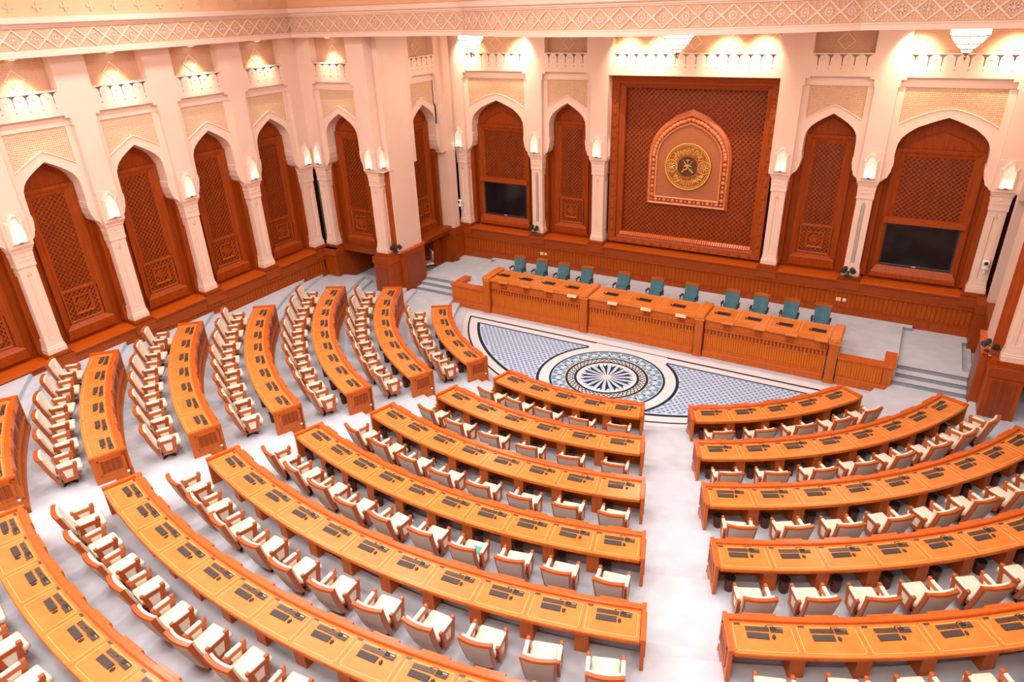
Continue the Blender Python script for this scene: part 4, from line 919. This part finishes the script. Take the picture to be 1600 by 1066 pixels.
def make_desk(b,k):
    R=RK(k); z=TZ(k); zl=TZ(k-1) if k>1 else 0; n=NSEAT[b][k-1]
    if b=='M': a0,a1=-near(k,-1),near(k,-1)
    elif b=='L': a0,a1=-rad(AEND['L'][k-1]),-near(k,1)
    else: a0,a1=near(k,1),rad(AEND['R'][k-1])
    am=(a0+a1)/2; L=polar(R+.4,am,z)
    r=thing('curved_desk','long curved wooden desk, %s row from carpet, %s'%(ORD[k],BLK[b]),'desk',L,0,'curved desk rows'); 
    bl=lambda m,nm,mt=DMATS,sm=False: m.build(nm,mt,r,loc=L,smooth=sm)
    e=.09/R; i0,i1=a0+e,a1-e; pitch=(i1-i0)/n
    m=MB(); m.rect_arc(R+.12,R+DD+.02,z+HT-.045,z+HT,i0,i1,mi=1); m.rect_arc(R+DD-.01,R+DD+.032,z+HT-.075,z+HT-.012,i0,i1,mi=0)
    for j in range(n):   # pale inlay lines round each place
        c0,c1=i0+pitch*j,i0+pitch*(j+1); g=.045/(R+.5); w=.016/(R+.5); zz=z+HT
        ra,rb=R+.20,R+DD-.05
        m.rect_arc(ra,ra+.015,zz-.002,zz+.0025,c0+g,c1-g,3,2); m.rect_arc(rb-.015,rb,zz-.002,zz+.0025,c0+g,c1-g,3,2)
        for c in (c0+g,c1-g-w): m.rect_arc(ra,rb,zz-.002,zz+.0025,c,c+w,1,2)
        if j: m.rect_arc(R+.14,R+DD,zz-.003,zz+.0015,c0-.003/R,c0+.003/R,1,3)
    bl(m,'desktop')
    m=MB(); m.arc([(R,z+HT-.08),(R+.01,z+HR-.02),(R+.03,z+HR),(R+.12,z+HR),(R+.135,z+HR-.015),(R+.135,z+HT-.03)],a0,a1)
    for j in range(n):
        c=i0+pitch*(j+.5); hw=pitch*.27; m.arc([(R-.022,z+HT-.10),(R-.022,z+HR-.01),(R-.015,z+HR+.003),(R+.04,z+HR+.003),(R+.04,z+HT-.1)],c-hw,c+hw,4)
    bl(m,'gallery_rail',MAT['rim'])
    m=MB(); m.rect_arc(R+.03,R+.09,zl-.05,z+HT-.06,a0,a1,mi=0); m.rect_arc(R-.03,R+.05,zl-.02,zl+.16,a0,a1,mi=0); m.rect_arc(R-.015,R+.05,z+.10,z+.15,a0,a1,mi=0); m.rect_arc(R+.0,R+.05,z+.56,z+.60,a0,a1,mi=0)
    for j in range(n):
        c=i0+pitch*(j+.5); hw=pitch*.36
        m.rect_arc(R+.012,R+.04,z+.22,z+.50,c-hw,c+hw,3,3); m.rect_arc(R+.0,R+.03,z+.28,z+.44,c-hw*.7,c+hw*.7,3,4)
    bl(m,'front_panel')
    for s,a in ((-1,a0),(1,a1)):
        m=MB(); radbox(m,R-.01,R+DD+.03,a,.07,zl if True else z,z+HT+.01,0,off=-s*.035)
        # raised rim on top of the end panel and the carved field on its face
        radbox(m,R-.015,R+DD+.035,a,.085,z+HT+.0,z+HR-.005,5,off=-s*.04); radbox(m,R+DD-.06,R+DD+.04,a,.095,z+HT-.02,z+HR-.0,0,off=-s*.04)
        o=s*.006
        for r0,r1,z0,z1 in ((R+.10,R+.70,z+.62,z+.66),(R+.10,R+.70,z+.20,z+.24),(R+.10,R+.14,z+.2,z+.66),(R+.66,R+.70,z+.2,z+.66)): radbox(m,r0,r1,a,.02,z0,z1,0,off=s*.006)
        radbox(m,R+.17,R+.63,a,.01,z+.27,z+.59,4,off=s*.002)
        q=bl(m,'end_panel')
        if (b!='M'):
            if (b=='L' and s>0) or (b=='R' and s<0):
                m=MB(); c=polar(R+.10,a,z+.12); T=[(.036,-.001),(.034,.012),(.02,.02),(.002,.022)]
                m.loft([[(c[0]+s*(d)*math.cos(a)+rr*math.cos(g*PI/6)*math.sin(a),c[1]+s*d*math.sin(a)-rr*math.cos(g*PI/6)*math.cos(a),c[2]+rr*math.sin(g*PI/6)) for g in range(12)] for rr,d in T]); m.build('step_light',MAT['white'],q)
                ch=bpy.context.scene.objects; st=q.children[0]
                for v in st.data.vertices: v.co-=Vector(L)
    for j in range(1,n):
        m=MB(); a=i0+pitch*j; radbox(m,R+.09,R+.66,a,.26,z,z+HT-.045); bl(m,'pedestal',MAT['wood'])
    for j in range(n):
        c=i0+pitch*(j+.5); ca,sa=math.cos(c),math.sin(c)
        T=lambda x,y,zz:(( (R+.40)-y)*sa+x*ca, -((R+.40)-y)*ca+x*sa, z+HT+zz)   # x along the desk, y towards the hall centre
        m=MB(); m.box((-.29,.075,-.002),(.115,.165,.012),0,T); m.box((-.28,.118,.012),(.105,.122,.0135),1,T); m.box((-.10,.08,.012),(-.05,.09,.014),1,T); bl(m,'monitor_cover',[MAT['slot'],MAT['black']])
        m=MB(); m.box((.135,.06,-.002),(.345,.175,.014),0,T); m.rbox((.15,.10,.012),(.235,.165,.03),.008,1,1,T); m.rbox((.25,.075,.012),(.335,.11,.022),.005,1,2,T)
        for q in range(4): m.box((.25+.022*q,.13,.013),(.266+.022*q,.15,.02),3,T)
        m.tube([T(.19,.15,.02),T(.17,.16,.06),T(.12,.15,.085),T(.06,.12,.09)],.006,5,1); m.ball(T(.05,.115,.09),.015,1,6,4)
        bl(m,'control_unit',[MAT['brownblack'],MAT['black'],MAT['slot'],MAT['metal']])
        if b!='L' and j<n:
            m=MB(); m.box((-.47,.19,.0),(-.36,.235,.006),0,T); bl(m,'cable_flap',MAT['slot'])
    return dict(R=R,z=z,n=n,i0=i0,pitch=pitch,b=b,k=k)
ROWS=[]
for b in 'MLR':
    for k in range(1,len(NSEAT[b])+1): ROWS.append(make_desk(b,k))
# ------------------------------------------------------------------ seats, keyboards, mice, bins
def make_chair():
    r=thing('cream_armchair','x','chair')    # +y faces the desk
    m=MB(); m.rbox((-.255,-.18,.345),(.255,.375,.47),.05,3); m.build('seat',MAT['cream'],r,smooth=True)
    m=MB(); m.rbox((-.245,-.17,.27),(.245,.30,.35),.02,1); m.build('seat_base',MAT['chairwood'],r)
    yb=lambda z:-.175-.25*((z-.2)/.85)-.02*math.sin((z-.2)/.85*PI)
    cur=lambda x:-.045*(1-(x/.3)**2)
    def slab(m,w0,w1,za,zb,off0,off1,n=8,k=6):
        rings=[]
        for j in range(k+1):
            t=j/k; z=za+(zb-za)*t; w=w0+(w1-w0)*t
            rings.append([(w*(i/n*2-1),yb(z)+cur(w*(i/n*2-1))+off0,z) for i in range(n+1)]+[(w*(1-i/n*2),yb(z)+cur(w*(1-i/n*2))+off1,z) for i in range(n+1)])
        m.loft(rings)
    m=MB(); slab(m,.24,.272,.40,.985,.015,.085); m.build('backrest',MAT['cream'],r,smooth=True)
    m=MB(); slab(m,.235,.275,.225,.972,-.066,-.035); m.build('back_panel',MAT['backfab'],r,smooth=True)
    m=MB()
    slab(m,.25,.285,.2,.985,-.038,.014)
    rings=[]
    for s in (-1,1):
        rings=[]
        for j in range(8):
            z=.2+.80*j/7; w=.25+.04*j/7; y=yb(z)+cur(w); rings.append([(s*(w-.012),y-.065,z),(s*(w+.022),y-.055,z),(s*(w+.022),y+.03,z),(s*(w-.03),y+.03,z)])
        m.loft(rings)
    z=.985; rg=[]
    for i in range(11):
        x=-.315+.63*i/10; y=yb(z)+cur(x); rg.append([(x,y-.068,z-.014),(x,y+.02,z-.02),(x,y+.034,z+.008),(x,y+.012,z+.028),(x,y-.055,z+.026)])
    m.loft(rg); slab(m,.25,.255,.19,.24,-.06,.03); m.build('back_frame',MAT['chairwood'],r,smooth=True)
    for s in (-1,1):
        o=[(-.11,.2),(.20,.2),(.265,.64),(-.19,.64)]; i=[(-.035,.30),(.115,.30),(.150,.54),(-.075,.54)]; x0,x1=s*.268,s*.325
        m=MB(); f=lambda q,x:(x,q[0],q[1])
        for k in range(4):
            j=(k+1)%4
            for A,xa,B,xb in ((o,x0,o,x1),(o,x1,i,x1),(i,x1,i,x0),(i,x0,o,x0)): m.face([f(A[k],xa),f(A[j],xa),f(B[j],xb),f(B[k],xb)])
        a,b=sorted((s*.262,s*.332)); m.rbox((a,.185,.56),(b,.27,.685),.012,1); m.rbox((a,-.20,.58),(b,-.13,.66),.012,1)
        arm=m.build('armrest',MAT['chairwood'],r)
        m=MB(); a,b=sorted((s*.258,s*.335)); m.rbox((a,-.14,.625),(b,.185,.675),.02,2); m.build('arm_pad',MAT['cream'],arm,smooth=True)
        m=MB(); a,b=sorted((s*.275,s*.312)); m.loft([[(x,*q) for q in [(-.04,.295),(.12,.295),(.155,.545),(-.08,.545)]] for x in (a,b)]); m.build('side_cushion',MAT['cream'],arm)
    m=MB(); m.lathe([(.05,.06),(.04,.12),(.04,.27)],n=10); m.build('pedestal',MAT['black'],r)
    m=MB()
    for k in range(4):
        a=PI/4+k*PI/2; c,s=math.cos(a),math.sin(a); m.hexa([(-.03*s,.03*c,.01),(.03*s,-.03*c,.01),(.22*c+.02*s,.22*s-.02*c,.0),(.22*c-.02*s,.22*s+.02*c,.0),(-.03*s,.03*c,.09),(.03*s,-.03*c,.09),(.22*c+.02*s,.22*s-.02*c,.035),(.22*c-.02*s,.22*s+.02*c,.035)])
    m.build('foot',MAT['black'],r); return r
AC=Proto(make_chair())
def make_kb():
    r=thing('keyboard','x','keyboard'); m=MB(); m.hexa([(-.185,-.06,0),(.185,-.06,0),(.185,.06,0),(-.185,.06,0),(-.185,-.06,.012),(.185,-.06,.012),(.185,.06,.022),(-.185,.06,.022)]); m.build('case',MAT['black'],r)
    m=MB()
    for q in range(5):
        for c in range(15):
            x0=-.176+c*.0236; y0=-.052+q*.0215; zz=.0125+.0018*q
            m.hexa([(x0,y0,zz),(x0+.019,y0,zz),(x0+.019,y0+.0165,zz+.001),(x0,y0+.0165,zz+.001),(x0+.002,y0+.002,zz+.006),(x0+.017,y0+.002,zz+.006),(x0+.017,y0+.0145,zz+.007),(x0+.002,y0+.0145,zz+.007)])
    m.build('keys',MAT['key'],r); return r
def make_mouse():
    r=thing('computer_mouse','x','mouse'); m=MB(); m.ball((0,0,.012),.05,0,12,8,(.62,1,.45))
    m.v=[(x,y,max(z,0)) for x,y,z in m.v]; m.build('shell',MAT['black'],r,smooth=True)
    m=MB(); m.ball((0,.022,.030),.010,0,8,5,(.5,1,.7)); m.build('wheel',MAT['metal'],r); return r
def make_bin():
    r=thing('waste_bin','x','bin'); m=MB(); m.lathe([(.085,0),(.09,.02),(.10,.30),(.107,.31),(.107,.33),(.097,.33),(.092,.30),(.08,.03)],n=16); m.build('bucket',MAT['wood_in'],r,smooth=True)
    m=MB(); m.lathe([(.105,.285),(.112,.29),(.112,.335),(.09,.335),(.088,.28)],n=16,caps=False); m.lathe([(.09,.20),(.085,.205)],n=16); m.build('liner',MAT['black'],r,smooth=True); return r
KB,MS,BN=Proto(make_kb()),Proto(make_mouse()),Proto(make_bin())
def seen(p,mar=90):
    v=cam.matrix_world.inverted()@Vector(p)
    if v.z>-1: return False
    x=800+FPX*v.x/-v.z; y=533-FPX*v.y/-v.z; return -mar<x<1600+mar and -mar<y<1066+mar
TEALSEAT=None
for row in ROWS:
    R,z,n,b,k=row['R'],row['z'],row['n'],row['b'],row['k']
    for j in range(n):
        a=row['i0']+row['pitch']*(j+.5); o=n-j if b in 'ML' else j+1
        w='%s from %s, %s row from carpet, %s'%(ORD[o],AIS[b],ORD[k],BLK[b])
        w2='at %s place from %s, %s row, %s'%(ORD[o],AIS[b],ORD[k],BLK[b])
        jit=random.Random(k*100+j+ord(b)*7)
        p=polar(R+DD+.55+jit.uniform(-.03,.05),a+jit.uniform(-.02,.02)/R,z)
        if seen(p): 
            AC.put(p,a+jit.uniform(-.09,.09),'cream armchair '+w,'cream armchairs of the curved rows')
            if b=='M' and k==4 and o==4: TEALSEAT=(p,a)
        q=polar(R+.425,a,z+HT+.0005); ca,sa=math.cos(a),math.sin(a); t=lambda x,y:(q[0]+x*ca-y*sa,q[1]+x*sa+y*ca,q[2])
        if seen(q,30):
            kj=jit.uniform(-.07,.07)
            KB.put(t(-.10,.005-.012),a+kj*.6,'black keyboard '+w2,'keyboards on the desks'); MS.put(t(.155+jit.uniform(-.02,.02),-.02),a+jit.uniform(-.3,.3),'black mouse '+w2,'mice on the desks')
        g=a-row['pitch']*.5+(.30 if j or b=='L' else .26)/(R+.6); p=polar(R+.66,g,z)
        if k<=4 and seen(p,0): BN.put(p,0,'dark waste bin '+w2.replace('at','under',1),'waste bins under the desks')
# a folded turquoise cloth left on one seat
if TEALSEAT:
    p,a=TEALSEAT; ca,sa=math.cos(a),math.sin(a); T=lambda x,y,zz:(p[0]+x*ca-y*sa,p[1]+x*sa+y*ca,p[2]+zz)
    mt=basic('turquoise_cloth',(.10,.45,.40),(.08,.38,.34),scale=12,rough=.9)
    m=MB(); m.rbox((-.03,-.02,.471),(.20,.20,.486),.006,1,0,T); m.rbox((.02,.0,.486),(.19,.17,.50),.006,1,0,T); o=m.build('folded_cloth',mt,loc=T(.08,.1,.471)); tag(o,'folded turquoise cloth lying on a cream armchair seat in the centre block','cloth')
# the spare chair in the side passage
r=thing('side_chair','cream upholstered side chair with wooden legs in the stage side passage','chair',(-11.98,-.22,.33),rad(-37))
m=MB(); m.rbox((-.25,-.24,.40),(.25,.26,.50),.04,2); m.build('seat',MAT['cream'],r,smooth=True)
m=MB(); m.rbox((-.2,.2,.58),(.2,.28,1.08),.03,2); m.build('backrest',MAT['cream'],r,smooth=True)
for x,y in ((-.22,-.2),(.22,-.2),(-.22,.23),(.22,.23)):
    m=MB(); m.tube([(x,y,0),(x*1.0,y,.42)] if y<0 else [(x,y+.06,0),(x,y,.42),(x,y+.03,.95)],.022,6); m.build('leg',MAT['chairwood'],r)
for s in (-1,1):
    m=MB(); m.tube([(s*.25,.22,.66),(s*.26,-.12,.66),(s*.24,-.18,.45)],.02,6); m.build('armrest',MAT['chairwood'],r)
# ------------------------------------------------------------------ light
def area(name,loc,size,power,col=(1,.86,.72),rot=(0,0,0),sy=None):
    l=bpy.data.lights.new(name,'AREA'); l.energy=power; l.color=col; l.size=size
    if sy: l.shape='RECTANGLE'; l.size_y=sy
    o=bpy.data.objects.new(name,l); COL.objects.link(o); o.location=loc; o.rotation_euler=rot; return o
def spot(name,loc,power,ang=70,blend=.7,col=(1,.84,.62),tgt=None,r=.05):
    l=bpy.data.lights.new(name,'SPOT'); l.energy=power; l.color=col; l.spot_size=rad(ang); l.spot_blend=blend; l.shadow_soft_size=r
    o=bpy.data.objects.new(name,l); COL.objects.link(o); o.location=loc
    d=(Vector(tgt)-Vector(loc)) if tgt else Vector((0,0,-1)); o.rotation_euler=d.to_track_quat('-Z','Y').to_euler(); return o
def point(name,loc,power,r=.1,col=(1,.82,.6)):
    l=bpy.data.lights.new(name,'POINT'); l.energy=power; l.color=col; l.shadow_soft_size=r; o=bpy.data.objects.new(name,l); COL.objects.link(o); o.location=loc; return o
HALL,STAGE,NICHE=340,120,170
for x,wx in ((-12,1.42),(-6,1.0),(0,.68),(6,.95),(12,1.35)):
    for y,wy in ((-11.5,1.1),(-17.5,.95),(-24,1.0),(-31,1.0)): area('hall_ceiling_light',(x,y,14.3),2.4,HALL*wx*wy,(1,.94,.90))
for x in (-7.5,0,7.5): area('stage_hidden_light',(x,-1.6,11.3),2.2,STAGE,(1,.86,.70),sy=1.6)  # unseen lamps added beside the chandeliers to light the stage wall
for x in (-8.85,0,8.85): point("chandelier_light",(x,0,10.7),70,.35,(1,.84,.62))
for k in range(5): spot('downlight_beam',(-14.60,YK[k]-1.515,11.28),NICHE*1.2,62,blend=.8,tgt=(-15.20,YK[k]-1.515,10.3))
spot('downlight_beam',(-13.285,YB-.48,11.28),NICHE*1.2,62,blend=.8,tgt=(-13.285,YB+.10,10.3))
for x in (-2.6,-1.3,1.3,2.6,7.5,10.2,-7.5,-10.2): spot('frieze_beam',(x,YS-.7,11.25),NICHE*2.4,80,blend=1,tgt=(x,YS+.1,10.2))
w=bpy.data.worlds.new('world'); sc.world=w; w.use_nodes=True; w.node_tree.nodes['Background'].inputs[0].default_value=(1,.85,.72,1); w.node_tree.nodes['Background'].inputs[1].default_value=.05
vs=sc.view_settings; vs.view_transform='Standard'; vs.look='None'; vs.gamma=1; vs.exposure=.36; vs.use_curve_mapping=False
sc.cycles.max_bounces=6; sc.cycles.diffuse_bounces=4; sc.cycles.glossy_bounces=2; sc.cycles.caustics_reflective=False; sc.cycles.caustics_refractive=False
sc.cycles.sample_clamp_indirect=6
